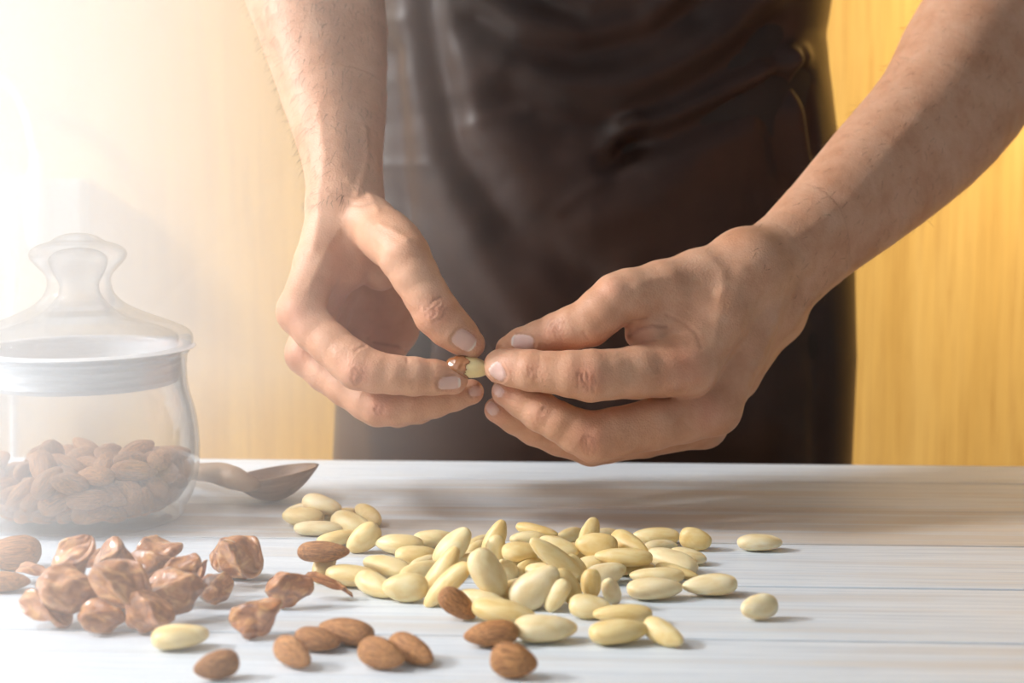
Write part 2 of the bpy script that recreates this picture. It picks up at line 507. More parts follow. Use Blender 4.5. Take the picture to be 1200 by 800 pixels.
# image-left hand and arm (the person's right)
LEFT = Hand(
    palm=[
        [(392, 252, 80, 32), (373, 310, 78.5, 27), (352, 364, 77, 25)],
        [(402, 250, 81.5, 31), (380, 335, 80, 26), (360, 412, 79.3, 23)],
        [(412, 252, 83, 28), (392, 340, 82.5, 24), (374, 420, 82, 22)],
        [(420, 256, 84.5, 26), (402, 340, 84.5, 22), (386, 418, 84.7, 20)],
        [(412, 245, 80.5, 30), (435, 262, 79, 29), (455, 280, 77.5, 29)],
        [(418, 290, 80, 26), (408, 318, 79.3, 21)],
        [(432, 290, 81.5, 28), (446, 320, 80.5, 20)],
        [(445, 300, 83, 26), (460, 350, 84.5, 27), (464, 385, 85, 25), (450, 415, 85, 22)],
        [(410, 330, 84, 28), (418, 390, 85, 28)],
        [(396, 228, 80.5, 35), (391, 180, 82, 38), (378, 110, 85, 48), (352, 0, 89, 61), (318, -110, 93, 66), (330, -190, 96, 62)],
        [(414, 228, 81.5, 35), (410, 180, 83, 38), (406, 110, 86, 47), (390, 0, 90, 61), (352, -110, 94, 66), (330, -190, 96, 62)],
        [(330, -190, 96, 62), (345, -340, 104, 84), (385, -480, 111, 100)],
    ],
    fingers=[
        ([(352, 366, 77, 26), (368, 386, 76.4, 25), (388, 404, 75.7, 24.5), (408, 421, 75.1, 25.5), (420, 430, 74.8, 26.5), (440, 436, 74.6, 24), (462, 439, 74.6, 22.5),
          (485, 441, 74.8, 22.5), (508, 442, 75.1, 20.5), (530, 444, 75.4, 18.5)], 0.006),
        ([(360, 416, 79.2, 24), (382, 436, 78.3, 23), (405, 453, 77.4, 22.5), (430, 470, 76.7, 22.5), (443, 476, 76.5, 23.5), (460, 477, 76.3, 21.5), (482, 475, 76.3, 20),
          (508, 470, 76.5, 19.5), (532, 464, 76.8, 17), (552, 459, 77, 15)], 0.006),
        ([(374, 424, 82, 22), (415, 452, 80.5, 20.5), (452, 474, 79.3, 20.5), (466, 479, 79, 21), (490, 478, 78.8, 18), (515, 470, 79, 16), (540, 463, 79.2, 14)], 0.006),
        ([(386, 422, 84.7, 20), (420, 442, 83.8, 18), (452, 458, 83, 18), (500, 455, 82, 14)], 0.006),
        ([(452, 276, 77.7, 29), (466, 288, 76.6, 30), (474, 300, 76, 30), (486, 322, 75.6, 27.5), (499, 345, 75.4, 26), (512, 367, 75.3, 27), (526, 382, 75.4, 25),
          (538, 392, 75.6, 22), (550, 403, 75.8, 18.5)], 0.007),
    ])

def paths(V, N, dep, X, Y, pts):
    out = []
    for px, py in pts:
        d2 = (X - px) ** 2 + (Y - py) ** 2
        c = np.where(d2 < 9)[0]
        if len(c) == 0: c = np.array([int(np.argmin(d2))])
        out.append(V[c[np.argmin(dep[c])]])
    return np.array(out)

def dist_poly(V, pts):
    D = np.full(len(V), 9.0)
    if len(pts) == 1: return np.linalg.norm(V - pts[0], axis=1)
    for a, b in zip(pts[:-1], pts[1:]):
        ba = b - a; pa = V - a
        t = np.clip(pa @ ba / max(float(ba @ ba), 1e-12), 0, 1)
        D = np.minimum(D, np.linalg.norm(pa - t[:, None] * ba, axis=1))
    return D

def refine(f, V, creases, veins, bumps, nails, reds):
    """wrinkles, veins, knuckles and nails raised or sunk in the real surface"""
    N, _ = gradient(f, V)
    X, Y, dep = project(V)
    front = (N @ FW) < 0.25
    disp = np.zeros(len(V)); cre = np.zeros(len(V)); red = np.zeros(len(V)); nail = np.zeros(len(V)); rim = np.zeros(len(V))
    u = pxm(Wp(600, 430, 77))
    for pts, wpx, dmm in creases:
        p = paths(V, N, dep, X, Y, pts); d = dist_poly(V, p)
        g = np.exp(-(d / (wpx * u)) ** 2)
        disp -= g * dmm * 0.001; cre = np.maximum(cre, np.exp(-(d / (wpx * u * 0.9)) ** 2) * min(1, dmm / 0.7))
        disp += np.exp(-((d - 2.2 * wpx * u) / (wpx * 1.3 * u)) ** 2) * dmm * 0.00022
    for pts, wpx, dmm in veins:
        p = paths(V, N, dep, X, Y, pts); d = dist_poly(V, p)
        disp += np.exp(-(d / (wpx * u)) ** 2) * dmm * 0.001
    for (px, py), rpx, dmm in bumps:
        p = paths(V, N, dep, X, Y, [(px, py)]); d = dist_poly(V, p)
        disp += np.exp(-(d / (rpx * u)) ** 2) * dmm * 0.001
    for (px, py), rpx, amt in reds:
        p = paths(V, N, dep, X, Y, [(px, py)]); d = dist_poly(V, p)
        red = np.maximum(red, np.exp(-(d / (rpx * u)) ** 2) * amt)
    for (px, py), ang, hl, hw in nails:
        p = paths(V, N, dep, X, Y, [(px, py)])[0]
        n0 = N[np.argmin(np.linalg.norm(V - p, axis=1))]
        ax = np.array([math.cos(R(ang)), 0, 0]) + UP * math.sin(R(ang))
        ax = ax - n0 * (ax @ n0); ax /= np.linalg.norm(ax); bx = np.cross(n0, ax)
        D = V - p; a = D @ ax / (hl * u); b = D @ bx / (hw * u); c = D @ n0
        q = (np.abs(a) ** 3 + np.abs(b) ** 3) ** (1 / 3)
        near = (c > -0.006) & (c < 0.006) & ((N @ n0) > 0.1)
        q = np.where(near, q, 9)
        inn = np.clip((1.0 - q) / 0.10, 0, 1)
        nail = np.maximum(nail, inn)
        rim = np.maximum(rim, inn * np.clip((a - 0.72) / 0.12, 0, 1))
        edge = np.exp(-((q - 1.04) / 0.09) ** 2) * (a < 0.75)
        disp -= edge * 0.00045; cre = np.maximum(cre, edge * 0.6)
        disp += np.exp(-((q - 1.3) / 0.13) ** 2) * (a < 0.6) * 0.00025
        disp += inn * 0.00025
    return V + N * disp[:, None], N, dict(red=red, crease=cre, nail=nail, nailrim=rim)

def knuckle(cx, cy, ang, r, n=3, d=0.5, bow=0.12):
    """fine uneven wrinkles across a joint; ang = direction of the finger in the picture"""
    out = []; ca, sa = math.cos(R(ang)), -math.sin(R(ang)); rk = random.Random(int(cx * 7 + cy))
    for i in range(n + 1):
        o = (i - n / 2) * r * 0.30; rr = r * rk.uniform(0.55, 1.0); sh = rk.uniform(-0.2, 0.2) * r
        sgn = (i - n / 2) / max(n / 2, 1)
        pts = []
        for t in (-1, -0.5, 0, 0.5, 1):
            al = o - sgn * (t * t) * r * bow + rk.uniform(-0.05, 0.05) * r
            pts.append((cx + ca * al - sa * (t * rr * 0.8 + sh), cy + sa * al + ca * (t * rr * 0.8 + sh)))
        out.append((pts, 1.15, d * rk.uniform(0.45, 0.8)))
    return out


HRES = 0.0010
def build_arm(f, box, feats):
    V, Q = surface(f, box[0], box[1], HRES)
    V = snap(f, V, 1)
    V2, N, at = refine(f, V, **feats)
    return V2, Q, at, N

fR = dict(
    creases=knuckle(688, 446, 178, 17, 4, 0.75) + knuckle(622, 436, 175, 11, 3, 0.45) + knuckle(690, 520, 172, 15, 3, 0.6)
        + knuckle(648, 383, 150, 14, 4, 0.6) + knuckle(634, 480, 140, 9, 2, 0.45)
        + [([(735, 395), (748, 388), (765, 384), (785, 384)], 2.0, 0.9), ([(724, 388), (742, 378), (760, 376)], 1.6, 0.5), ([(738, 402), (752, 398), (768, 397)], 1.6, 0.5),
           ([(783, 372), (800, 378), (815, 390), (822, 405)], 2.2, 0.4), ([(700, 408), (690, 400), (684, 392)], 1.5, 0.4),
           ],
    veins=[([(832, 300), (848, 316), (848, 336), (830, 356)], 7, 0.6), ([(846, 342), (840, 370), (838, 400)], 6, 0.5), ([(872, 312), (915, 292), (960, 262), (1000, 232)], 10, 0.6),
           ([(1000, 232), (1035, 190), (1080, 125)], 11, 0.5),
           ([(790, 318), (770, 325), (748, 332)], 7, 0.5), ([(955, 312), (1010, 262), (1070, 200)], 11, 0.4)],
    bumps=[((716, 335), 16, 1.1), ((805, 428), 26, 2.2), ((832, 482), 20, 1.6), ((690, 444), 15, 0.9), ((692, 518), 13, 0.9), ((648, 385), 14, 0.5), ((912, 380), 16, 1.2),
           ((780, 360), 22, -2.0), ((860, 345), 14, 1.0), ((824, 452), 10, -0.9)],
    nails=[((580, 437), 178 - 40, 11, 10), ((610, 399), 170, 14, 9), ((580, 458), 150, 9, 6), ((573, 479), 140, 9, 7)],
    reds=[((688, 446), 20, 1.0), ((690, 520), 18, 1.0), ((805, 432), 28, 0.75), ((832, 486), 22, 0.8), ((648, 385), 18, 0.6), ((716, 335), 16, 0.5), ((590, 432), 18, 0.7),
          ((590, 460), 16, 0.7), ((575, 480), 16, 0.8), ((605, 405), 18, 0.6), ((635, 483), 14, 0.5), ((750, 395), 18, 0.5), ((622, 436), 14, 0.4)])
fL = dict(
    creases=knuckle(512, 364, 308, 19, 4, 0.85) + knuckle(417, 442, 330, 14, 3, 0.6) + knuckle(443, 480, 340, 11, 3, 0.5) + knuckle(484, 452, 0, 9, 2, 0.35)
        + [([(438, 404), (452, 405), (466, 408), (478, 414)], 1.8, 0.7), ([(432, 398), (428, 404), (418, 408)], 1.8, 0.5),
           ([(476, 416), (479, 422)], 1.6, 0.5),
           ([(388, 228), (405, 236), (425, 238), (440, 236)], 2.5, 0.35), ([(385, 222), (405, 228), (430, 228)], 2.0, 0.3)],
    veins=[([(442, 262), (460, 268), (478, 280)], 4, 0.7), ([(372, 120), (378, 180), (372, 240), (366, 290)], 6, 0.6), ([(430, 150), (432, 190), (420, 225)], 5, 0.7),
           ([(398, 270), (380, 300), (362, 335)], 5, 0.5), ([(410, 210), (432, 225), (442, 244)], 4, 0.6)],
    bumps=[((485, 290), 16, 1.0), ((346, 366), 18, 1.5), ((346, 416), 15, 1.2), ((512, 366), 17, 0.6), ((416, 440), 13, 1.1), ((442, 478), 12, 0.8),
           ((410, 320), 20, -1.4), ((395, 290), 14, -0.8)],
    nails=[((547, 401), 322, 16, 11), ((529, 451), 355, 14, 8), ((562, 458), 15, 10, 6)],
    reds=[((514, 368), 22, 0.8), ((416, 442), 18, 0.9), ((443, 480), 16, 0.9), ((346, 372), 20, 0.6), ((346, 418), 18, 0.6), ((555, 406), 16, 0.8), ((537, 448), 16, 0.7),
          ((560, 458), 16, 0.7), ((440, 395), 16, 0.5), ((405, 350), 16, 0.4)])
VR, QR, aR, NR = build_arm(RIGHT, ((-0.03, 0.68, TZ + 0.0), (0.45, 1.20, TZ + 0.68)), fR)
VL, QL, aL, NL = build_arm(LEFT, ((-0.30, 0.68, TZ + 0.0), (0.02, 1.20, TZ + 0.68)), fL)

# rest of the body, coarser, under the clothes
BX, BY = 0.064, 1.10
def body(P):
    c = lambda *a: np.array(a, dtype=np.float32)
    def seg(x, y, z, x2, y2, z2, r, r2): return cone(P, c(BX + x, BY + y, z), c(BX + x2, BY + y2, z2), r, r2)
    D = seg(-0.07, 0.0, 1.08, -0.08, 0.01, 1.38, 0.085, 0.10)
    for s in [(0.07, 0, 1.08, 0.08, 0.01, 1.38, 0.085, 0.10), (-0.08, 0.01, 0.93, -0.07, 0, 1.08, 0.10, 0.085), (0.08, 0.01, 0.93, 0.07, 0, 1.08, 0.10, 0.085),
              (0, 0, 0.95, 0, 0.01, 1.36, 0.09, 0.10), (-0.19, 0.02, 1.45, 0.19, 0.02, 1.45, 0.055, 0.055), (-0.1, 0.02, 1.43, 0.1, 0.02, 1.43, 0.07, 0.07),
              (0, 0.02, 1.48, 0, 0.0, 1.60, 0.058, 0.055),
              (-0.095, 0.01, 0.9, -0.1, 0.0, 0.50, 0.085, 0.055), (-0.1, 0, 0.5, -0.11, 0.02, 0.09, 0.055, 0.036), (-0.11, 0.02, 0.05, -0.12, -0.13, 0.03, 0.042, 0.03),
              (0.095, 0.01, 0.9, 0.1, 0.0, 0.50, 0.085, 0.055), (0.1, 0, 0.5, 0.11, 0.02, 0.09, 0.055, 0.036), (0.11, 0.02, 0.05, 0.12, -0.13, 0.03, 0.042, 0.03)]:
        D = smin(D, seg(*s), 0.03)
    return D
VB, QB = surface(body, (BX - 0.3, BY - 0.25, -0.01), (BX + 0.3, BY + 0.25, 1.70), 0.008)
VB[:, 2] = np.maximum(VB[:, 2], 0.001)

person = empty('person', (BX, BY, 0))
tag(person, 'person in a dark brown apron peeling an almond with both hands', 'person')
V = np.concatenate([VR, VL, VB]); Q = np.concatenate([QR, QL + len(VR), QB + len(VR) + len(VL)])
me = np_mesh('body', V - np.array([BX, BY, 0]), Q)
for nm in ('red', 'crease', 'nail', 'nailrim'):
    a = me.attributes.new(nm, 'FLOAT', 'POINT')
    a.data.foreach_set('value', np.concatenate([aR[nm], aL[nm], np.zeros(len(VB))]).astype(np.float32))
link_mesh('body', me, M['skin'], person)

# fine hair on the forearms
def hairs(V, N, sel, n, seed, flow):
    rg = np.random.RandomState(seed); idx = np.where(sel)[0]; idx = rg.choice(idx, n)
    vs = []; fs = []
    for i in idx:
        p = V[i]; nn = N[i]; d = flow + nn * 0.55 + rg.normal(0, 0.28, 3); d /= np.linalg.norm(d)
        L = rg.uniform(0.004, 0.010); wd = 0.00011
        sd = np.cross(d, nn); sd /= max(np.linalg.norm(sd), 1e-6)
        c = [p - nn * 0.0003, p + d * L * 0.5, p + d * L - nn * L * 0.18]
        b = len(vs)
        vs += [c[0] - sd * wd, c[0] + sd * wd, c[1] - sd * wd * 0.8, c[1] + sd * wd * 0.8, c[2] - sd * wd * 0.2, c[2] + sd * wd * 0.2]
        fs += [(b, b + 1, b + 3, b + 2), (b + 2, b + 3, b + 5, b + 4)]
    return vs, fs
X, Y, dep = project(VR)
selR = (X - 880) * 0.7 - (Y - 300) * 0.7 > 5
v1, f1 = hairs(VR, NR, selR & (X < 1260), 2600, 3, np.array([-0.7, -0.2, -0.65]))
X, Y, dep = project(VL)
v2, f2 = hairs(VL, NL, (Y < 240) & (Y > -40), 1800, 4, np.array([-0.25, -0.2, -0.95]))
vv = np.array(v1 + v2) - np.array([BX, BY, 0]); ff = np.array(f1 + [tuple(q + len(v1) for q in t) for t in f2])
tag(link_mesh('arm_hair', np_mesh('arm_hair', vv, ff), M['hair'], person), 'fine brown hair on the forearms', kind='stuff')

# ------------------------------------------------------------------ clothes
def h_of(py, y): return (Wp(600, py, y)[2])
sil_y = [-250, -60, 0, 40, 100, 170, 240, 320, 420, 540, 700]
sil_r = [985, 972, 963, 957, 965, 975, 986, 998, 1003, 1001, 1000]
sil_l = [420, 424, 428, 428, 424, 420, 414, 408, 398, 390, 392]
hs = [h_of(p, 108) for p in sil_y][::-1]
xr = [Wp(p, 400, 108)[0] for p in sil_r][::-1]; xl = [Wp(p, 400, 108)[0] for p in sil_l][::-1]
nu, nv = 340, 420
z0, z1 = 0.42, 1.44
U = np.linspace(-1, 1, nu); Z = np.linspace(z0, z1, nv)
UU, ZZ = np.meshgrid(U, Z)
th = UU * R(112)
xc = (np.interp(ZZ, hs, xr) + np.interp(ZZ, hs, xl)) / 2; aa = (np.interp(ZZ, hs, xr) - np.interp(ZZ, hs, xl)) / 2
bb = 0.112 + 0.0 * ZZ
pw = 0.85
AX = xc + aa * np.sign(np.sin(th)) * np.abs(np.sin(th)) ** pw
AY = BY - bb * np.sign(np.cos(th)) * np.abs(np.cos(th)) ** 0.9
PF = np.stack([AX.ravel(), np.full(AX.size, 0.99), ZZ.ravel()], 1)
def pf(pts): return np.array([Wp(x, y, 99) for x, y in pts]) * np.array([1, 0, 1]) + np.array([0, 0.99, 0])
disp = np.zeros(AX.size)
def fold(pts, wcm, amp, skew=0.0):
    global disp
    q = pf(pts); d = dist_poly(PF, q)
    g = np.exp(-(d / (wcm * 0.01)) ** 2) * amp * 0.01
    disp += g
    if skew:
        q2 = q + np.array([0, 0, -skew * 0.01]); d2 = dist_poly(PF, q2)
        disp -= np.exp(-(d2 / (wcm * 0.013)) ** 2) * amp * 0.01
# ridges catch the window light from the left, the hollows beside them stay dark
fold([(735, 150), (790, 135), (850, 105), (905, 80), (945, 62)], 0.8, 0.75, 1.6)
fold([(716, 168), (730, 150), (745, 142)], 0.7, 0.6, 1.4)
fold([(600, 70), (660, 98), (730, 100), (800, 70), (860, 30), (900, -10)], 1.4, 0.8, 2.6)
fold([(560, -10), (610, 25), (680, 35), (760, 15), (810, -20)], 1.1, 0.7, 2.0)
fold([(640, -20), (690, 4), (740, -8)], 0.8, 0.5, 1.3)
fold([(478, -20), (486, 80), (510, 190), (560, 290), (620, 380), (660, 470)], 1.4, 0.45)
fold([(500, -20), (512, 70), (540, 180), (600, 270), (690, 330)], 1.2, -0.5)
fold([(540, 20), (570, 130), (640, 230), (740, 300)], 1.8, 0.35)
fold([(462, 60), (468, 200), (480, 330), (500, 470)], 0.9, -0.4)
fold([(930, 60), (936, 120), (946, 180), (960, 250)], 0.55, 0.55)
fold([(945, 60), (955, 120), (962, 180)], 0.45, -0.4)
fold([(915, 70), (905, 130), (920, 200)], 0.8, -0.4)
fold([(430, 470), (440, 560)], 0.9, 0.25)
fold([(640, 330), (700, 420), (730, 540)], 2.2, 0.35)
fold([(880, 300), (900, 420), (905, 560)], 1.8, 0.4)
fold([(955, 320), (965, 430), (968, 560)], 0.9, -0.3)
fold([(800, 210), (760, 240), (700, 250)], 1.6, 0.35)
fold([(560, 160), (640, 175), (700, 200)], 1.4, 0.25)
rg = np.random.RandomState(5)
for _ in range(46):
    x = rg.uniform(440, 980); y = rg.uniform(-20, 540); a = rg.uniform(-0.6, 0.6) + (1.2 if y > 260 else 0); L = rg.uniform(20, 70)
    fold([(x - L * math.cos(a), y - L * math.sin(a)), (x, y + rg.uniform(-6, 6)), (x + L * math.cos(a), y + L * math.sin(a))], rg.uniform(0.4, 1.0), rg.uniform(-0.09, 0.10))
disp = disp.reshape(AX.shape) + 0.003
NX = np.sin(th); NY = -np.cos(th)
AXd = AX + NX * disp; AYd = AY + NY * disp
ii = np.arange((nv - 1) * (nu - 1)); r_, c_ = ii // (nu - 1), ii % (nu - 1)
qd = np.stack([r_ * nu + c_, r_ * nu + c_ + 1, (r_ + 1) * nu + c_ + 1, (r_ + 1) * nu + c_], 1)
ap = link_mesh('apron', np_mesh('apron', np.stack([AXd.ravel() - BX, AYd.ravel() - BY, ZZ.ravel()], 1), qd), M['apron'], person)
md = ap.modifiers.new('thick', 'SOLIDIFY'); md.thickness = 0.0016; md.offset = -1
tag(ap, 'dark brown satin apron with soft diagonal folds')
# shirt and trousers: shells around the body
def shirt(P):
    D = body(P) - 0.008
    d = np.minimum(chain(P, RIGHT.palm[9][-7:], 0.0), chain(P, LEFT.palm[11][-7:], 0.0)) - 0.008
    return smin(D, d, 0.03)
def clipz(V, Q, lo, hi):
    c = V[Q].mean(1)[:, 2]; Q = Q[(c > lo) & (c < hi)]
    u_, inv = np.unique(Q, return_inverse=True); return V[u_], inv.reshape(Q.shape)
Vs, Qs = surface(shirt, (BX - 0.36, BY - 0.3, 0.93), (BX + 0.36, BY + 0.3, 1.62), 0.007)
Vs, Qs = clipz(Vs, Qs, 0.95, 1.52)
link_mesh('shirt', np_mesh('shirt', Vs - np.array([BX, BY, 0]), Qs), M['shirt'], person)
Vs, Qs = surface(lambda P: body(P) - 0.010, (BX - 0.3, BY - 0.3, 0.0), (BX + 0.3, BY + 0.3, 1.05), 0.008)
Vs, Qs = clipz(Vs, Qs, 0.08, 1.0)
link_mesh('trousers', np_mesh('trousers', Vs - np.array([BX, BY, 0]), Qs), M['shirt'], person)
# ------------------------------------------------------------------ almonds
from mathutils import noise as mnoise
def almond_mesh(name, seed, kind, nu_=44, nv_=30):
    rg = random.Random(seed); V = []; Fs = []
    pk = kind != 'brown'; tip = rg.uniform(0.05, 0.26) if pk else rg.uniform(0.16, 0.36); belly = rg.uniform(0.05, 0.2) if pk else rg.uniform(0.1, 0.24); bend = rg.uniform(-0.06, 0.06); off = rg.uniform(0, 50)
    for j in range(nv_ + 1):
        ph = math.pi * j / nv_; x = -math.cos(ph); r = max(math.sin(ph), 1e-4) ** (0.74 if pk else 0.80)
        r *= 1 - belly * x
        if x > 0.35: r *= 1 - tip * ((x - 0.35) / 0.65) ** 1.6
        for i in range(nu_):
            a = 2 * math.pi * i / nu_
            ca, sa = math.cos(a), math.sin(a)
            y = math.copysign(abs(ca) ** 0.92, ca); z = math.copysign(abs(sa) ** 1.08, sa)
            q = Vector((x * 1.3 + off, y * 0.9, z * 0.9)); m = 1 + 0.05 * mnoise.noise(q * 1.2)
            if kind == 'brown':
                m += 0.036 * math.sin(12 * a + 5 * mnoise.noise(Vector((x * 1.2 + off, a, 0)))) * math.sin(ph) + 0.03 * mnoise.noise(Vector((x * 2.2 + off, ca * 7, sa * 7)))
            else:
                m -= 0.05 * math.exp(-(math.sin(a + 0.15 * x) / 0.10) ** 2) * (0.4 + 0.6 * abs(x)) * (1 if ca > 0 else 0.3)
            V.append((x * 0.5 * (1.0 if x < 0 else 1.02), (y * r * m + bend * (1 - x * x)) * 0.5, z * r * m * 0.5))
    for j in range(nv_):
        for i in range(nu_):
            k = (i + 1) % nu_; Fs.append((j * nu_ + i, j * nu_ + k, (j + 1) * nu_ + k, (j + 1) * nu_ + i))
    return np_mesh(name, V, Fs)
BROWN = [almond_mesh('brown_almond_%d' % i, 10 + i, 'brown') for i in range(5)]
PEEL = [almond_mesh('peeled_almond_%d' % i, 40 + i, 'peeled') for i in range(6)]
for m_ in BROWN: m_.materials.append(M['brown'])
for m_ in PEEL: m_.materials.append(M['peeled'])

X3 = np.array([1.0, 0, 0])
def frame(ang, L, Wd, lean):
    a = R(ang)
    if lean: ax = X3 * math.cos(a) + UP * math.sin(a)
    else: ax = X3 * math.cos(a) + math.sin(a) * (0.6 * UP + 1.6 * np.array([0, 1.0, 0]))
    ax /= np.linalg.norm(ax)
    s = min(max((Wd / L - 0.44) / 0.2, 0), 1)
    if lean: s = max(s, 0.5)
    n = (1 - s) * np.array([0, 0, 1.0]) + s * (-FW)
    n -= ax * (n @ ax); n /= np.linalg.norm(n)
    return ax, np.cross(n, ax), n, s

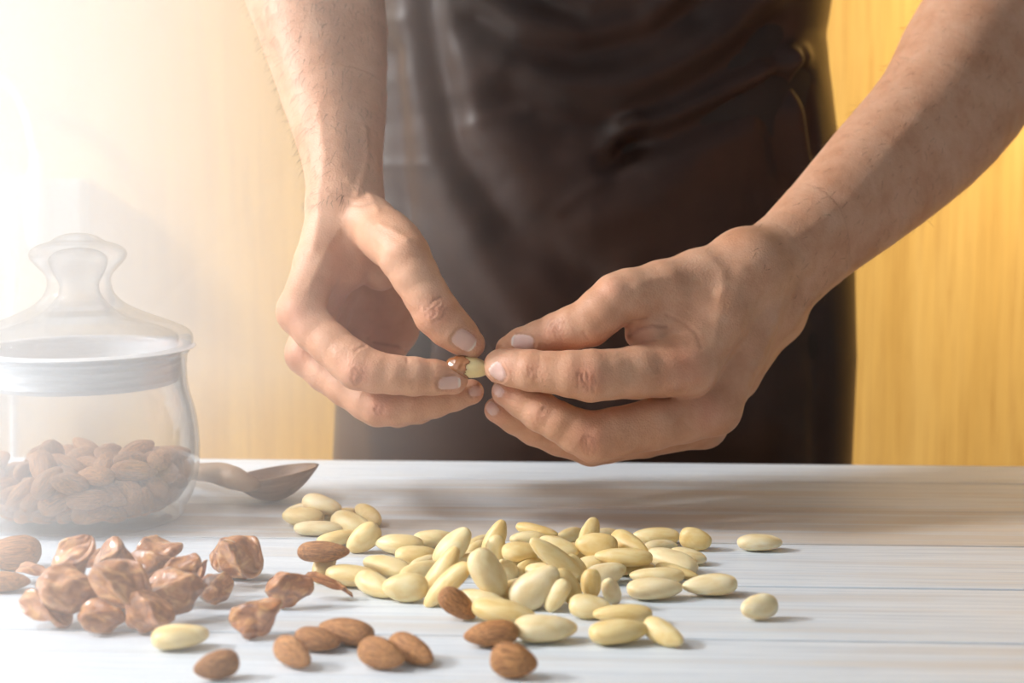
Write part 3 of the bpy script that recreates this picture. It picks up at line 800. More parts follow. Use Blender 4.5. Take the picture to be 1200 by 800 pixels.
# px, py, length px, width px, angle, height layer (cm above table of the contact), kind, label
NUTS = [
 (377.5, 591, 45, 21, -15, 1.0, 'p', 'peeled almond lying on top of the small heap beside the wooden spoon'),
 (355, 606, 46, 22, -6, 0, 'p', 'leftmost peeled almond of the small heap beside the wooden spoon'),
 (353, 597, 30, 14, 20, 0, 'p', 'peeled almond mostly hidden under the top one next to the spoon'),
 (398, 603, 38, 14, 12, 0, 'p', 'shaded tan peeled almond at the back of the small heap by the spoon'),
 (431, 604, 32, 20, -35, 0, 'p', 'small round peeled almond set apart at the right rear of the small heap'),
 (373.5, 619, 56, 17, 0, 0, 'p', 'slim peeled almond lying level at the front of the small heap'),
 (412, 614, 46, 24, -18, 0.1, 'p', 'broad peeled almond in the middle of the small heap, touching the round one'),
 (426, 631, 42, 28, 38, 0, 'pl', 'wide peeled almond tilted up at the front right of the small heap'),
 (396, 631, 46, 17, 14, 0, 'p', 'pale pointed peeled almond directly behind the raised brown almond'),
 (379, 647, 58, 23, 0, 1.0, 'b', 'brown almond propped up on a peeled almond left of the main pile'),
 (380, 664, 30, 24, 70, 0, 'pl', 'short peeled almond standing under the propped brown almond'),
 (414, 675, 62, 24, -6, 0, 'p', 'long peeled almond beside the dark curled skin'),
 (440, 686, 44, 24, -24, 0, 'p', 'pale peeled almond between the long one and the yellow pointed one'),
 (468, 638, 54, 23, -5, 0, 'p', 'peeled almond at the far left rear corner of the main pile'),
 (508, 632, 46, 21, 5, 0, 'p', 'peeled almond at the rear left edge, touching the leaning one'),
 (488, 651, 48, 21, 3, 0.1, 'p', 'peeled almond in the second row of the left end of the pile'),
 (455, 666, 56, 25, -15, 0, 'p', 'very pale peeled almond sloping down to the right at the left end'),
 (497, 659, 30, 15, 10, 0.2, 'p', 'small bit of peeled almond showing between larger ones at the left end'),
 (492, 671, 42, 24, 22, 0, 'p', 'cream peeled almond tucked behind the yellow pointed one'),
 (475, 688, 50, 31, 0, 0, 'p', 'yellow peeled almond with its tip pointing left at the front left'),
 (531, 642, 54, 28, 48, 1.0, 'pl', 'large peeled almond leaning on top at the left of the pile'),
 (517.5, 671, 64, 24, 58, 0.4, 'pl', 'long peeled almond leaning steeply below the largest leaning one'),
 (524, 686, 66, 22, 44, 0.1, 'pl', 'slim peeled almond leaning up from the table behind the brown one'),
 (542, 656, 20, 13, 0, 0.6, 'p', 'tiny peeled almond end between the leaning almonds'),
 (536, 709, 48, 25, -36, 0, 'bl', 'brown almond leaning against the front left of the peeled pile'),
 (558, 644, 28, 16, 18, 0.4, 'p', 'small peeled almond right of the large leaning one'),
 (561, 635, 28, 13, 15, 0.3, 'p', 'thin peeled almond edge at the rear behind the upright pair'),
 (580, 630, 36, 22, 65, 0.9, 'pl', 'peeled almond standing tip up at the rear left of the pile'),
 (580, 650, 38, 22, 82, 0.6, 'pl', 'upright peeled almond just in front of the tip up one'),
 (571, 673, 58, 33, -58, 0.7, 'pl', 'large plump peeled almond leaning to the left in the pile centre'),
 (610, 646, 46, 23, 2, 1.3, 'p', 'peeled almond lying level high up, with a small bump at its left'),
 (597, 667, 28, 22, -60, 0.4, 'pl', 'small rounded peeled almond below the high level one'),
 (621, 668, 32, 22, 10, 0.1, 'p', 'shaded golden peeled almond deep in the pile centre'),
 (629, 621, 48, 14, -12, 1.0, 'p', 'slender peeled almond at the very back of the pile'),
 (619, 632, 42, 19, 0, 0.9, 'p', 'peeled almond right in front of the slender rear one'),
 (668, 627, 30, 17, 10, 0.7, 'p', 'short peeled almond on the back edge right of the slender one'),
 (655, 640, 46, 23, -15, 1.2, 'p', 'glossy golden peeled almond lying high at the pile centre rear'),
 (650, 654, 68, 22, -36, 0.9, 'pl', 'longest slanting peeled almond running down through the pile centre'),
 (675, 668, 36, 23, -50, 0.2, 'pl', 'peeled almond under the lower end of the long slanting one'),
 (628, 690, 62, 38, 38, 0.2, 'pl', 'biggest bright peeled almond facing the viewer at the front centre'),
 (652, 697, 40, 20, 58, 0, 'pl', 'darker peeled almond half hidden under the biggest bright one'),
 (665, 688, 44, 25, -55, 0.1, 'pl', 'peeled almond leaning right of the biggest bright one'),
 (600, 691, 32, 22, 20, 0, 'p', 'peeled almond in the shade left of the biggest bright one'),
 (566, 701, 52, 21, -15, 0, 'p', 'peeled almond right behind the leaning brown almond'),
 (590, 717, 70, 27, -10, 0, 'p', 'long peeled almond behind the front brown almond'),
 (639, 736.5, 70, 30, 0, 0, 'p', 'blunt broad peeled almond at the very front of the pile'),
 (576, 743, 61, 28, 6, 0, 'b', 'brown almond left of the blunt broad peeled one'),
 (602, 775, 52, 38, -8, 0, 'b', 'frontmost dark brown almond at the bottom of the picture'),
 (691, 711, 46, 25, -5, 0, 'p', 'peeled almond partly behind the long one right of front centre'),
 (730, 720, 66, 22, 0, 0, 'p', 'long level peeled almond in front of the two small upright ones'),
 (725, 740, 66, 27, 5, 0, 'p', 'peeled almond at the front right on the plank joint'),
 (777, 742, 42, 25, -28, 0, 'p', 'last peeled almond at the front right corner, tilted down'),
 (693, 685, 34, 23, 90, 0.1, 'pl', 'small peeled almond standing upright at the right of centre'),
 (717, 694, 32, 20, -70, 0, 'pl', 'thin peeled almond upright beside the small standing one'),
 (691, 624, 28, 22, 62, 1.2, 'pl', 'peeled almond tip poking up highest at the rear right'),
 (699, 641, 48, 28, -5, 1.1, 'p', 'plump peeled almond lying in front of the tip poking up'),
 (712, 627, 30, 17, -10, 0.7, 'p', 'small peeled almond at the back, right of the poking tip'),
 (738, 637, 38, 21, -32, 0.5, 'p', 'tan peeled almond with a ridge at the rear right of the pile'),
 (769, 629, 52, 20, 0, 0, 'p', 'yellowish flat peeled almond at the far right rear'),
 (774, 641, 33, 16, -4, 0, 'p', 'small tan peeled almond in front of the yellowish flat one'),
 (815, 632, 34, 25, -12, 0, 'p', 'round peeled almond standing alone right of the pile rear'),
 (731, 653, 66, 21, -2, 1.0, 'p', 'long golden peeled almond lying across the right of the pile'),
 (738, 665, 54, 16, 2, 0.4, 'p', 'dark yellow peeled almond beneath the long golden one'),
 (710, 672, 46, 24, 15, 0.3, 'p', 'peeled almond behind the two small upright ones'),
 (787, 659, 54, 25, -20, 0, 'p', 'tan peeled almond at the right side behind the stacked pair'),
 (806, 652, 40, 18, -12, 0, 'p', 'pale tan peeled almond at the right edge above its shadow'),
 (793, 669, 46, 14, -15, 0, 'p', 'thin peeled almond edge between the tan one and the stacked pair'),
 (770, 675, 62, 19, 0, 0.3, 'p', 'upper almond of the stacked peeled pair at the right side'),
 (767, 690, 62, 24, 2, 0, 'p', 'lower almond of the stacked peeled pair at the right side'),
 (832, 686, 61, 24, 3, 0, 'p', 'peeled almond lying just off the right end of the pile, tip left'),
 (890, 712, 42, 28, 8, 0, 'p', 'short peeled almond lying alone at the far right front'),
 (890, 636, 50, 19, 0, 0, 'p', 'peeled almond lying alone at the far right rear'),
 (211, 746, 62, 28, 5, 0, 'p', 'single pale peeled almond in front of the heap of skins'),
 (254, 780, 48, 31, 12, 0, 'b', 'leftmost front brown almond lying alone'),
 (343, 766, 45, 31, -24, 0, 'b', 'brown almond at the front left of the loose group of three'),
 (372, 750, 52, 25, -10, 0, 'b', 'middle almond of the loose group of three brown ones'),
 (406, 740, 62, 28, -10, 0, 'b', 'largest brown almond at the right rear of the group of three'),
 (447, 767, 53, 31, -15, 0, 'b', 'left almond of the pair of brown ones in front'),
 (482, 762, 51, 27, -26, 0, 'b', 'right almond of the pair of brown ones in front'),
 (14, 648, 62, 36, 5, 0, 'b', 'blurred brown almond at the left edge below the jar'),
 (6, 682, 56, 22, 0, 0, 'b', 'blurred brown almond at the left edge beside the heap of skins'),
 (700, 660, 44, 22, 10, 0, 'p', 'barely visible peeled almond under the plump one at the right'),
 (640, 670, 46, 22, -10, 0, 'p', 'barely visible peeled almond at the bottom of the pile centre'),
 (605, 655, 46, 22, 10, 0, 'p', 'barely visible peeled almond under the high level one'),
 (560, 660, 46, 22, 0, 0, 'p', 'barely visible peeled almond beneath the plump leaning one'),
 (665, 648, 46, 22, 5, 0, 'p', 'barely visible peeled almond beneath the glossy golden one'),
 (630, 637, 46, 20, 0, 0, 'p', 'barely visible peeled almond low at the back of the pile'),
 (735, 650, 46, 20, 0, 0, 'p', 'barely visible peeled almond beneath the long golden one at the right'),
]
items = []
for px, py, Lp, Wp_, ang, lay, kd, lab in NUTS:
    lean = kd.endswith('l'); kb = kd[0] == 'b'
    u = pxm(Gp(px, py, 0.006 + lay * 0.01)) * 1.06; L = Lp * u; Wd = Wp_ * u
    ax, by, n, s = frame(ang, L, Wd, lean)
    pr = math.hypot(ax[0], ax @ UP)
    L = min(L / pr, 0.029)
    T = Wd * (0.97 - 0.27 * s); Wc = Wd * (1.28 - 0.28 * s)
    Wc = min(Wc, 0.0165)
    if L < Wc * 1.35: L = Wc * 1.35
    if lean and 'tip' in lab or Lp < 34: L = max(L, 0.019)
    if L * pr / u > Lp * 1.25:       # keep its picture size: it points away more
        k = Lp * 1.1 * u / L
        ax2 = ax * k + np.array([0, 1, 0]) * math.sqrt(max(0, 1 - k * k)) ; ax = ax2 / np.linalg.norm(ax2)
        n = n - ax * (n @ ax); n /= np.linalg.norm(n); by = np.cross(n, ax)
    sup = math.sqrt((ax[2] * L / 2 * 0.93) ** 2 + (by[2] * Wc / 2) ** 2 + (n[2] * T / 2) ** 2)
    items.append(dict(ax=ax, by=by, n=n, L=L, W=Wc, T=T, sup=sup, ray=ray(px, py), h=sup + lay * 0.01, lab=lab, brown=kb))
def relax(items, iters=260):
    n = len(items); ts = np.array([-0.72, -0.38, 0, 0.38, 0.70]); rad = np.array([0.62, 0.92, 1.0, 0.86, 0.52])
    D = np.array([i['ray'] / np.linalg.norm(i['ray']) for i in items])
    P = np.array([CP + i['ray'] * ((TZ + i['h'] - CP[2]) / i['ray'][2]) for i in items]); P0 = P.copy()
    off = np.array([[i['ax'] * i['L'] / 2 * t for t in ts] for i in items])
    r = np.array([[(i['W'] * 0.4 + i['T'] * 0.6) / 2 * q for q in rad] for i in items]).ravel()
    sup = np.array([i['sup'] for i in items]); owner = np.repeat(np.arange(n), 5)
    same = owner[:, None] == owner[None]
    for it in range(iters):
        C = (P[:, None] + off).reshape(-1, 3); d = C[:, None] - C[None]; L = np.linalg.norm(d, axis=2) + 1e-9
        pen = np.clip(r[:, None] + r[None] - L, 0, None); pen[same] = 0
        mv = (d / L[..., None] * pen[..., None]).sum(1)
        cnt = (pen > 0).sum(1)
        mvn = np.zeros((n, 3)); np.add.at(mvn, owner, mv); cn = np.zeros(n); np.add.at(cn, owner, cnt)
        mvn /= np.maximum(cn, 1)[:, None]
        along = (mvn * D).sum(1, keepdims=True) * D; lat = mvn - along
        P = P + along * 0.8 + lat * 0.35
        o = P - P0; al = (o * D).sum(1, keepdims=True) * D; P = P0 + al + (o - al) * 0.93
        P += D * 0.00012 * (it < iters - 40)
        low = TZ + sup - P[:, 2]; k = low > 0
        P[k] -= D[k] * (low[k] / -D[k][:, 2])[:, None] * 0.0
        P[k, 2] += low[k] * 0.7
        P[k] -= D[k] * (low[k] * 0.3 / -D[k][:, 2])[:, None]
    P[:, 2] = np.maximum(P[:, 2], TZ + sup)
    return P
NP = relax(items)
def put(me, name, p, ax, by, n, sc, label, cat, group=None):
    o = bpy.data.objects.new(name, me); COL.objects.link(o)
    m = Matrix((ax, by, n)).transposed().to_4x4()
    for i in range(3):
        for j in range(3): m[j][i] *= sc[i]
    m.translation = Vector(p); o.matrix_world = m
    me.polygons.foreach_set('use_smooth', [True] * len(me.polygons))
    return tag(o, label, cat, group)
for k, (it, p) in enumerate(zip(items, NP)):
    lib = BROWN if it['brown'] else PEEL
    # the tip of the almond looks left in some, right in others
    fl = -1 if ('tip pointing left' in it['lab'] or 'tip left' in it['lab'] or k % 3 == 1) else 1
    put(lib[(k * 7 + 3) % len(lib)], 'brown_almond' if it['brown'] else 'peeled_almond', p, it['ax'] * fl, it['by'] * fl, it['n'],
        (it['L'], it['W'], it['T']), it['lab'], 'almond', 'loose brown almonds' if it['brown'] else 'peeled almonds on the table')

# ------------------------------------------------------------------ almond in the fingers
hp = Wp(549, 430, 75.3); u = pxm(hp)
ha = empty('half_peeled_almond', hp)
ha.rotation_euler = (0, R(6), 0)
tag(ha, 'half peeled almond held between the fingertips of both hands', 'almond')
hm = PEEL[2].copy(); hm.transform(Matrix.Diagonal((50 * u, 29 * u, 25 * u, 1)))
link_mesh('kernel', hm, None, ha)
me_ = hm.copy(); me_.transform(Matrix.Scale(1.07, 4)); bm = bmesh.new(); bm.from_mesh(me_); bmesh.ops.subdivide_edges(bm, edges=bm.edges[:], cuts=3, use_grid_fill=True)
for v in bm.verts: v.co += v.normal * 0.0003 * mnoise.noise(v.co * 400)
cut = [v for v in bm.verts if v.co.x > -0.0006 + 0.0032 * mnoise.noise(Vector((v.co.y * 260, v.co.z * 260, 3))) + 0.001 * mnoise.noise(v.co * 1500)]
bmesh.ops.delete(bm, geom=cut, context='VERTS'); me_ = bm_mesh('held_skin', bm)
sk = link_mesh('skin', me_, M['husk'], ha); sm = sk.modifiers.new('t', 'SOLIDIFY'); sm.thickness = 0.0005
tag(sk, 'torn brown almond skin')

# ------------------------------------------------------------------ peeled-off skins
def husk_mesh(name, seed, cover, fold_):
    rg = random.Random(seed); nu_, nv_ = 46, 30; V = []; Fs = []; o = rg.uniform(0, 90)
    for j in range(nv_ + 1):
        t = j / nv_; x = -1 + 2 * t
        for i in range(nu_ + 1):
            s = i / nu_; a = math.pi * (0.5 + (s - 0.5) * 2 * cover)
            rag = 1 + 0.10 * mnoise.noise(Vector((t * 5 + o, s * 5, 2)))
            r = max(1 - abs(x) ** 2.2, 0.0) ** 0.6 * rag * (1 - 0.22 * x)
            r *= 1 + 0.10 * math.sin(3 * a + 2.5 * x + o) + 0.035 * math.sin(9 * a + 3 * x + 2 * mnoise.noise(Vector((x * 2, a, o))))
            y = -math.cos(a) * r; z = math.sin(a) * r
            q = Vector((x * 0.9 + o, y * 0.9, z * 0.9)); d = mnoise.noise_vector(q) * 0.55 + mnoise.noise_vector(q * 2.3) * 0.12
            cr = 1 - abs(math.sin(1.6 * y + 1.3 * x * (1 if seed % 2 else -1) + o)) ** 0.5
            z = z * 0.85 + fold_ * (cr - 0.4) * 0.7
            V.append((x * 0.5 + d.x * 0.2, y * 0.5 + d.y * 0.25, z * 0.5 + d.z * 0.22 + 0.12 * x * x))
    for j in range(nv_):
        for i in range(nu_):
            Fs.append((j * (nu_ + 1) + i, j * (nu_ + 1) + i + 1, (j + 1) * (nu_ + 1) + i + 1, (j + 1) * (nu_ + 1) + i))
    V = np.array(V); me = np_mesh(name, V, Fs)
    N = np.array([v.normal[:] for v in me.vertices]); th_ = 0.035
    n0 = len(V); V2 = np.concatenate([V, V - N * th_]); F2 = list(Fs) + [(d + n0, c + n0, b + n0, a + n0) for a, b, c, d in Fs]
    W1 = nu_ + 1
    rim_ = [j * W1 for j in range(nv_ + 1)] + [nv_ * W1 + i for i in range(1, W1)] + [j * W1 + nu_ for j in range(nv_ - 1, -1, -1)] + [i for i in range(nu_ - 1, 0, -1)]
    for a, b in zip(rim_, rim_[1:] + rim_[:1]): F2.append((a, b, b + n0, a + n0))
    me2 = np_mesh(name, V2, F2); me2.materials.append(M['husk']); bpy.data.meshes.remove(me); return me2
HUSK = [husk_mesh('husk_%d' % i, 70 + i, c, f) for i, (c, f) in enumerate([(0.52, 0.5), (0.42, 0.8), (0.62, 0.45), (0.36, 0.9), (0.46, 0.6), (0.56, 0.8)])]
SK = [  # px, py, w, h, roll in the picture, height cm, tip toward the viewer, label
 (84, 655, 60, 36, 62, 0.9, 60, 'pale upright almond skin at the back left of the heap of skins'),
 (107, 653, 34, 22, 20, 0.7, 20, 'small dark almond skin at the back of the heap between two peaks'),
 (131, 657, 50, 34, 70, 0.8, 80, 'pointed almond skin standing up at the back middle of the heap'),
 (186, 645, 54, 38, 20, 0.9, 30, 'wet shiny almond skin highest at the back right of the heap'),
 (42, 668, 46, 24, -10, 0.1, 0, 'faint almond skin at the far left end of the heap'),
 (78, 688, 66, 44, -12, 0.5, 40, 'large dull almond skin in the left middle of the heap'),
 (144, 683, 64, 42, -14, 1.1, 70, 'folded almond skin with bright streaks in the centre of the heap'),
 (202, 690, 66, 44, 8, 0.4, 50, 'big striped almond skin at the right centre of the heap'),
 (170, 661, 62, 34, 10, 0.6, 20, 'dark almond skin under the shiny one at the back'),
 (213, 667, 48, 32, 40, 0.7, 60, 'winged almond skin slanting up at the right of the heap'),
 (236, 669, 28, 16, 80, 0.6, 0, 'small curled almond skin standing at the right end of the heap'),
 (252, 687, 42, 30, 25, 0.1, 40, 'rounded almond skin at the right end of the heap'),
 (58, 712, 60, 38, -20, 0, 30, 'pale almond skin at the front left of the heap'),
 (118, 720, 54, 32, -8, 0, 50, 'open almond skin at the front middle of the heap'),
 (175, 716, 56, 36, -25, 0, 70, 'cupped almond skin at the front right of the heap'),
 (150, 700, 50, 30, 0, 0.1, 10, 'shaded almond skin low in the middle of the heap'),
 (110, 690, 50, 32, 10, 0.3, 30, 'almond skin tucked behind the folded bright one'),
 (262, 650, 40, 24, 75, 0.3, 30, 'narrow almond skin on the left side of the wet knot of skins'),
 (284, 652, 50, 44, -15, 0.35, 60, 'crumpled wet knot of almond skin near the small heap'),
 (282, 664, 48, 26, 10, 0, 20, 'underside almond skin beneath the crumpled wet knot'),
 (300, 719, 60, 34, 18, 0, 60, 'folded reddish almond skin lying alone with a raised peak'),
 (341, 688, 54, 34, 8, 0, 80, 'spotted shiny almond skin lying left of the dark curled one'),
 (386, 683, 62, 20, -20, 0.1, 0, 'dark curled almond skin leaning to the long peeled almond'),
]
for k, (px, py, wd, hh, roll, lift, pit, lab) in enumerate(SK):
    u = pxm(Gp(px, py, 0.008)); L = min(wd * u, 0.03); hgt = hh * u
    a = R(roll); ax = X3 * math.cos(a) + UP * math.sin(a)
    b = R(pit); n = UP * math.cos(b) - FW * math.sin(b); n = n - ax * (n @ ax); n /= np.linalg.norm(n); by = np.cross(n, ax)
    me_ = HUSK[(k * 5 + 1) % 6]
    Vm = np.array([v.co[:] for v in me_.vertices]) * np.array([L, hgt * 1.15, hgt * 1.15])
    Vw = Vm @ np.array([ax, by, n]); c = Vw.mean(0); zmin = Vw[:, 2].min() - c[2]
    hz = -zmin + lift * 0.01
    p = Gp(px, py, hz) - c
    put(me_, 'almond_skin', p, ax, by, n, (L, hgt * 1.15, hgt * 1.15), lab, 'almond skin', 'peeled-off almond skins')

# ------------------------------------------------------------------ glass jar
def lathe(name, prof, seg=72, smooth_=4):
    P = [Vector((r, 0, z)) for r, z in prof]; pts = []
    for i in range(len(P) - 1):
        p0 = P[max(i - 1, 0)]; p1 = P[i]; p2 = P[i + 1]; p3 = P[min(i + 2, len(P) - 1)]
        for k in range(smooth_):
            t = k / smooth_
            pts.append(0.5 * ((2 * p1) + (p2 - p0) * t + (2 * p0 - 5 * p1 + 4 * p2 - p3) * t * t + (3 * p1 - 3 * p2 + p3 - p0) * t ** 3))
    pts.append(P[-1]); V = []; Fs = []
    for p in pts:
        for i in range(seg):
            a = 2 * math.pi * i / seg; r = max(p.x, 0.0) * 0.01; V.append((r * math.cos(a), r * math.sin(a), p.z * 0.01))
    for j in range(len(pts) - 1):
        for i in range(seg):
            k = (i + 1) % seg; Fs.append((j * seg + i, j * seg + k, (j + 1) * seg + k, (j + 1) * seg + i))
    return np_mesh(name, V, Fs)
jx, jy = Wp(95, 400, 78.6)[0], 0.786
jar = empty('glass_jar', (jx, jy, TZ))
tag(jar, 'clear glass jar with a knobbed glass lid, part filled with almonds', 'jar')
link_mesh('jar_body', lathe('jar_body', [(0.01, .25), (3.5, .22), (4.7, .1), (5.0, 0.0), (5.25, .12), (5.36, .5), (5.75, 1.15), (6.08, 2.2), (6.2, 3.4), (6.17, 4.6), (6.0, 5.8), (5.76, 6.7), (5.62, 7.4),
    (5.6, 8.2), (5.64, 8.9), (5.78, 9.15), (5.72, 9.35), (5.5, 9.35), (5.36, 9.1), (5.34, 8.0), (5.4, 7.2), (5.6, 6.4), (5.8, 5.6), (5.93, 4.4), (5.92, 3.2), (5.75, 2.1), (5.3, 1.3), (4.8, .85), (3.0, .62), (0.01, .6)], 96), M['glass'], jar)
lid = link_mesh('lid', lathe('lid', [(0.01, 14.9), (1.1, 14.7), (1.55, 14.2), (1.3, 13.4), (1.05, 12.9), (1.2, 12.2), (2.0, 11.35), (3.2, 10.8), (4.4, 10.4), (5.1, 10.05), (5.2, 9.6), (5.1, 8.9), (5.2, 8.8), (5.35, 9.4),
    (5.85, 9.42), (5.98, 9.7), (5.92, 10.1), (5.6, 10.38), (4.7, 10.78), (3.5, 11.25), (2.5, 11.75), (1.9, 12.3), (1.68, 12.9), (1.76, 13.4), (2.15, 13.85), (2.52, 14.3), (2.5, 14.72), (2.05, 15.05), (1.5, 15.2), (1.0, 15.5), (.5, 15.64), (0.01, 15.68)], 96), M['glass'], jar)
tag(lid, 'clear domed lid with a round knob')
ribs = [(5.12, 7.5)]
for q in range(4):
    z = 7.65 + q * 0.42; ribs += [(5.2, z), (5.31, z + 0.12), (5.2, z + 0.26)]
ribs += [(5.3, 9.3), (6.02, 9.38), (6.08, 9.44), (5.3, 9.5), (5.12, 9.3), (5.08, 8.4), (5.12, 7.5)]
sl = link_mesh('seal', lathe('seal', ribs, 96, 3), M['seal'], lid); tag(sl, 'ribbed translucent white silicone seal')

# almonds heaped in the jar
rg = np.random.RandomState(11); n = 150
P = np.stack([rg.uniform(-3.6, 3.6, n), rg.uniform(-3.6, 3.6, n), rg.uniform(1.2, 11, n)], 1) * 0.01
yaw = rg.uniform(0, 2 * math.pi, n); pit = rg.normal(0, 0.33, n); rol = rg.normal(0, 0.8, n)
Ls = rg.uniform(0.0205, 0.0245, n); Ws = rg.uniform(0.0112, 0.0132, n); Ts = Ws * rg.uniform(0.72, 0.86, n)
AX_ = np.stack([np.cos(yaw) * np.cos(pit), np.sin(yaw) * np.cos(pit), np.sin(pit)], 1)
ts = np.array([-0.62, 0, 0.62]); rr_ = np.array([0.72, 1.0, 0.70])
off = AX_[:, None] * (Ls[:, None, None] / 2) * ts[None, :, None]
r = (((Ws * 0.45 + Ts * 0.55) / 2)[:, None] * rr_[None]).ravel(); owner = np.repeat(np.arange(n), 3)
for it in range(340):
    P[:, 2] -= 0.0009 if it < 230 else 0.0002
    C = (P[:, None] + off).reshape(-1, 3); d = C[:, None] - C[None]; D = np.sqrt((d ** 2).sum(2)) + 1e-9
    pen = np.clip(r[:, None] + r[None] - D, 0, None); pen[owner[:, None] == owner[None]] = 0
    mv = (d * (pen / D)[..., None]).sum(1); c = np.maximum((pen > 0).sum(1), 1)
    acc = np.zeros((n, 3)); np.add.at(acc, owner, mv); cn = np.zeros(n); np.add.at(cn, owner, c); P += acc / (cn / 3)[:, None] * 0.55
    C = (P[:, None] + off).reshape(-1, 3); rad = np.hypot(C[:, 0], C[:, 1])
    Rin = np.interp(C[:, 2], [0.006, 0.012, 0.021, 0.04, 0.1], [0.046, 0.052, 0.0565, 0.058, 0.058]) - r
    ex = np.clip(rad - Rin, 0, None) / np.maximum(rad, 1e-9)
    acc = np.zeros((n, 3)); np.add.at(acc, owner, np.stack([-C[:, 0] * ex, -C[:, 1] * ex, np.zeros(len(C))], 1)); P += acc * 0.6
    low = np.clip(0.0066 + r - C[:, 2], 0, None); lz = np.zeros(n); np.maximum.at(lz, owner, low); P[:, 2] += lz
top = 0.036
keep = [i for i in range(n) if not (P[i, 2] < top - 0.016 and (math.hypot(P[i, 0], P[i, 1]) < 0.030 or P[i, 1] > 0.012))]
rows = {}
ordn = ['first', 'second', 'third', 'fourth', 'fifth', 'sixth', 'seventh', 'eighth', 'ninth', 'tenth', 'eleventh', 'twelfth', 'thirteenth', 'fourteenth', 'fifteenth', 'sixteenth']
for i in keep:
    if P[i, 1] < 0.0:
        z = P[i, 2]; rows.setdefault('bottom layer' if z < 0.017 else 'second layer up' if z < 0.028 else 'third layer up' if z < 0.038 else 'top layer', []).append(i)
jl = {}
for rn, L_ in rows.items():
    for q, i in enumerate(sorted(L_, key=lambda i: P[i, 0])):
        if q < 16: jl[i] = 'brown almond in the glass jar, front side, %s, %s from the left' % (rn, ordn[q])
for i in keep:
    ax = AX_[i]; nz = np.array([math.sin(rol[i]) * ax[1], -math.sin(rol[i]) * ax[0], 1.0]); nz -= ax * (nz @ ax); nz /= np.linalg.norm(nz)
    put(BROWN[i % 5], 'brown_almond', P[i] + np.array([jx, jy, TZ]), ax, np.cross(nz, ax), nz, (Ls[i], Ws[i], Ts[i]),
        jl.get(i, 'brown almond towards the back of the heap inside the glass jar'), 'almond', 'almonds inside the jar')

# ------------------------------------------------------------------ tubes, spoon
def tube(name, pts, rads, mat, parent=None, seg=14, sub=8, flat=1.0):
    P = [Vector(p) for p in pts]; C = []; Rr = []
    for i in range(len(P) - 1):
        p0 = P[max(i - 1, 0)]; p1 = P[i]; p2 = P[i + 1]; p3 = P[min(i + 2, len(P) - 1)]
        for k in range(sub):
            t = k / sub
            C.append(0.5 * ((2 * p1) + (p2 - p0) * t + (2 * p0 - 5 * p1 + 4 * p2 - p3) * t * t + (3 * p1 - 3 * p2 + p3 - p0) * t ** 3)); Rr.append(rads[i] * (1 - t) + rads[i + 1] * t)
    C.append(P[-1]); Rr.append(rads[-1]); V = []; Fs = []
    for i, c in enumerate(C):
        tg = (C[min(i + 1, len(C) - 1)] - C[max(i - 1, 0)]).normalized()
        ref = Vector((0, 1, 0)) if abs(tg.y) < 0.9 else Vector((0, 0, 1))
        a = tg.cross(ref).normalized(); b = a.cross(tg).normalized()
        for k in range(seg):
            q = 2 * math.pi * k / seg; V.append(c + a * math.cos(q) * Rr[i] * flat + b * math.sin(q) * Rr[i])
    for j in range(len(C) - 1):
        for i in range(seg):
            k = (i + 1) % seg; Fs.append((j * seg + i, j * seg + k, (j + 1) * seg + k, (j + 1) * seg + i))
    n0 = len(V); V += [C[0], C[-1]]
    Fs = [tuple(f) for f in Fs]
    me_ = bpy.data.meshes.new(name)
    Fs += [(n0, (i + 1) % seg, i) for i in range(seg)] + [(n0 + 1, (len(C) - 1) * seg + i, (len(C) - 1) * seg + (i + 1) % seg) for i in range(seg)]
    me_.from_pydata([tuple(v) for v in V], [], Fs)
    return link_mesh(name, me_, mat, parent)

bc = Gp(315, 592, 0.0)
spoon = empty('wooden_spoon', bc)
tag(spoon, 'small carved wooden spoon lying behind the jar with its bowl to the right', 'spoon')
A_, B_, D_ = 0.0252, 0.019, 0.0165
V = []; Fs = []; nr, na = 14, 48
def bowl(s, side):
    o_ = []
    for j in range(nr + 1):
        q = j / nr
        for i in range(na):
            a = 2 * math.pi * i / na; k = (1 - side * 0.09)
            x = A_ * q * math.cos(a) * k * (1 + 0.10 * (math.cos(a) > 0) * math.cos(a) * q); y = B_ * q * math.sin(a) * k
            z = -D_ * (1 - q ** 2.1) * (1 - side * 0.16)
            o_.append((x, y, z))
    return o_
V = bowl(1, 0) + bowl(1, 1); n1 = (nr + 1) * na
for j in range(nr):
    for i in range(na):
        k = (i + 1) % na
        Fs.append((j * na + k, j * na + i, (j + 1) * na + i, (j + 1) * na + k)); Fs.append((n1 + j * na + i, n1 + j * na + k, n1 + (j + 1) * na + k, n1 + (j + 1) * na + i))
for i in range(na):
    k = (i + 1) % na; Fs.append((nr * na + i, n1 + nr * na + i, n1 + nr * na + k, nr * na + k))
V = np.array(V); tl = R(9); V = np.stack([V[:, 0] * math.cos(tl) - V[:, 2] * math.sin(tl), V[:, 1], V[:, 0] * math.sin(tl) + V[:, 2] * math.cos(tl)], 1)
V[:, 2] -= V[:, 2].min(); V[:, 1] += 0.012
link_mesh('bowl', np_mesh('bowl', V, Fs), M['spoon'], spoon)
hp_ = [Gp(306, 567, 0.0125), Gp(291, 566, 0.0145), Gp(274, 560, 0.0172), Gp(258, 555, 0.0170), Gp(240, 553, 0.0125), Gp(214, 553, 0.008), Gp(150, 551, 0.0062), Gp(70, 549, 0.0062)]
hd = tube('handle', [Vector(p) - Vector(bc) for p in hp_], [0.0018, 0.0052, 0.0068, 0.0066, 0.0056, 0.0052, 0.0055, 0.005], plain('handle_wood', (0.42, 0.265, 0.155), 0.5), spoon)

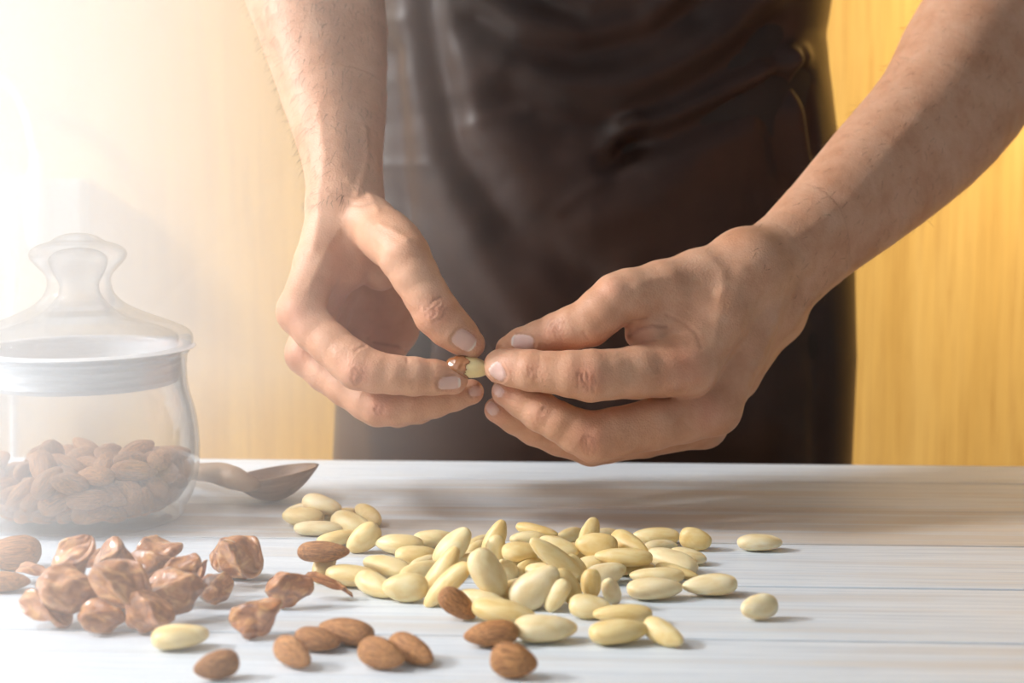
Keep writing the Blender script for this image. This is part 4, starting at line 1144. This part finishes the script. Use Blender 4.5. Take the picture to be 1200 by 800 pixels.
# ------------------------------------------------------------------ socket, plugs and cords on the wall
def wall_pt(px, py, off): return Wp(px, py, (WY - off) * 100)
c = wall_pt(58, 250, 0.0)
sock = empty('wall_socket', (c[0], WY, c[2]))
tag(sock, 'white double wall socket box behind the jar', 'socket')
bm = box_bm(-0.042, 0.040, -0.034, -0.0005, -0.034, 0.034, 0.004, 3); link_mesh('socket_box', bm_mesh('socket_box', bm), M['white'], sock)
for sx in (-0.021, 0.021):
    me_ = lathe('socket_cup', [(0.01, 0.0), (1.5, 0.0), (1.7, .15), (1.85, .5), (2.0, .5), (2.0, 0.0)], 40, 2)
    o_ = link_mesh('socket_cup', me_, M['white'], sock); o_.rotation_euler = (R(90), 0, 0); o_.location = (sx, -0.034, 0.0); o_.scale = (0.9, 0.9, 0.9)
    for sz in (-0.0095, 0.0095):
        e = link_mesh('contact', lathe('contact', [(0.01, 0.3), (0.22, 0.3), (0.24, 0.0)], 16, 1), M['metal'], sock)
        e.rotation_euler = (R(90), 0, 0); e.location = (sx + sz, -0.034, 0.0)
def plug(px, lab, dirz, cord_pts):
    p = wall_pt(px, 250, 0.045); e = empty('power_plug', p); tag(e, lab, 'plug', 'plugs in the wall socket')
    s = dirz
    tube('plug_body', [(0, 0.0, -0.030 * s), (0, 0, -0.018 * s), (0, 0, 0.004 * s), (0, 0.002, 0.022 * s), (0, 0.004, 0.040 * s), (0, 0.005, 0.056 * s)],
         [0.007, 0.0120, 0.0128, 0.0105, 0.0070, 0.0050], M['white'], e, 20, 6)
    tube('cord', [Vector((0, 0.005, 0.052 * s))] + [Vector(wall_pt(a, b, o)) - Vector(p) for a, b, o in cord_pts], [0.0036] * (len(cord_pts) + 1), M['white'], e, 10, 8)
plug(44, 'white plug with its cord arching up and to the left', 1, [(37, 165, 0.04), (32, 140, 0.035), (20, 112, 0.03), (4, 97, 0.03), (-30, 92, 0.02), (-120, 130, 0.012), (-200, 300, 0.01)])
plug(12, 'white plug with its cord hanging down behind the jar', -1, [(14, 355, 0.035), (16, 400, 0.03), (16, 470, 0.025), (16, 560, 0.02)])

# ------------------------------------------------------------------ added scattering volume standing in for the white flare at left
hz = link_mesh('flare_haze', bm_mesh('flare_haze', box_bm(-0.52, 0.06, 0.10, WY - 0.002, TZ + 0.0005, TZ + 0.95)), None, None, False)
tag(hz, 'added white veil standing in for light flare over the left of the table', 'flare_haze', kind='stuff')
hmn = bpy.data.materials.new('flare_haze'); hmn.use_nodes = True; t = hmn.node_tree
for nd in list(t.nodes):
    if nd.type != 'OUTPUT_MATERIAL': t.nodes.remove(nd)
vs_ = t.nodes.new('ShaderNodeVolumeScatter'); vs_.inputs['Color'].default_value = (1, 0.985, 0.965, 1); vs_.inputs['Anisotropy'].default_value = 0.0
t.links.new(vs_.outputs[0], t.nodes['Material Output'].inputs['Volume'])
tc = t.nodes.new('ShaderNodeNewGeometry'); sx = t.nodes.new('ShaderNodeSeparateXYZ'); t.links.new(tc.outputs['Position'], sx.inputs[0])
mr = t.nodes.new('ShaderNodeMapRange'); mr.inputs['From Min'].default_value = 0.02; mr.inputs['From Max'].default_value = -0.36
mr.inputs['To Min'].default_value = 0; mr.inputs['To Max'].default_value = 1; t.links.new(sx.outputs[0], mr.inputs['Value'])
pwr = t.nodes.new('ShaderNodeMath'); pwr.operation = 'POWER'; pwr.inputs[1].default_value = 2.1; t.links.new(mr.outputs[0], pwr.inputs[0])
my = t.nodes.new('ShaderNodeMapRange'); my.inputs['From Min'].default_value = 0.7; my.inputs['From Max'].default_value = 1.35
my.inputs['To Min'].default_value = 5.6; my.inputs['To Max'].default_value = 1.1; t.links.new(sx.outputs[1], my.inputs['Value'])
ml = t.nodes.new('ShaderNodeMath'); ml.operation = 'MULTIPLY'; t.links.new(pwr.outputs[0], ml.inputs[0]); t.links.new(my.outputs[0], ml.inputs[1])
t.links.new(ml.outputs[0], vs_.inputs['Density'])
hz.data.materials.append(hmn)
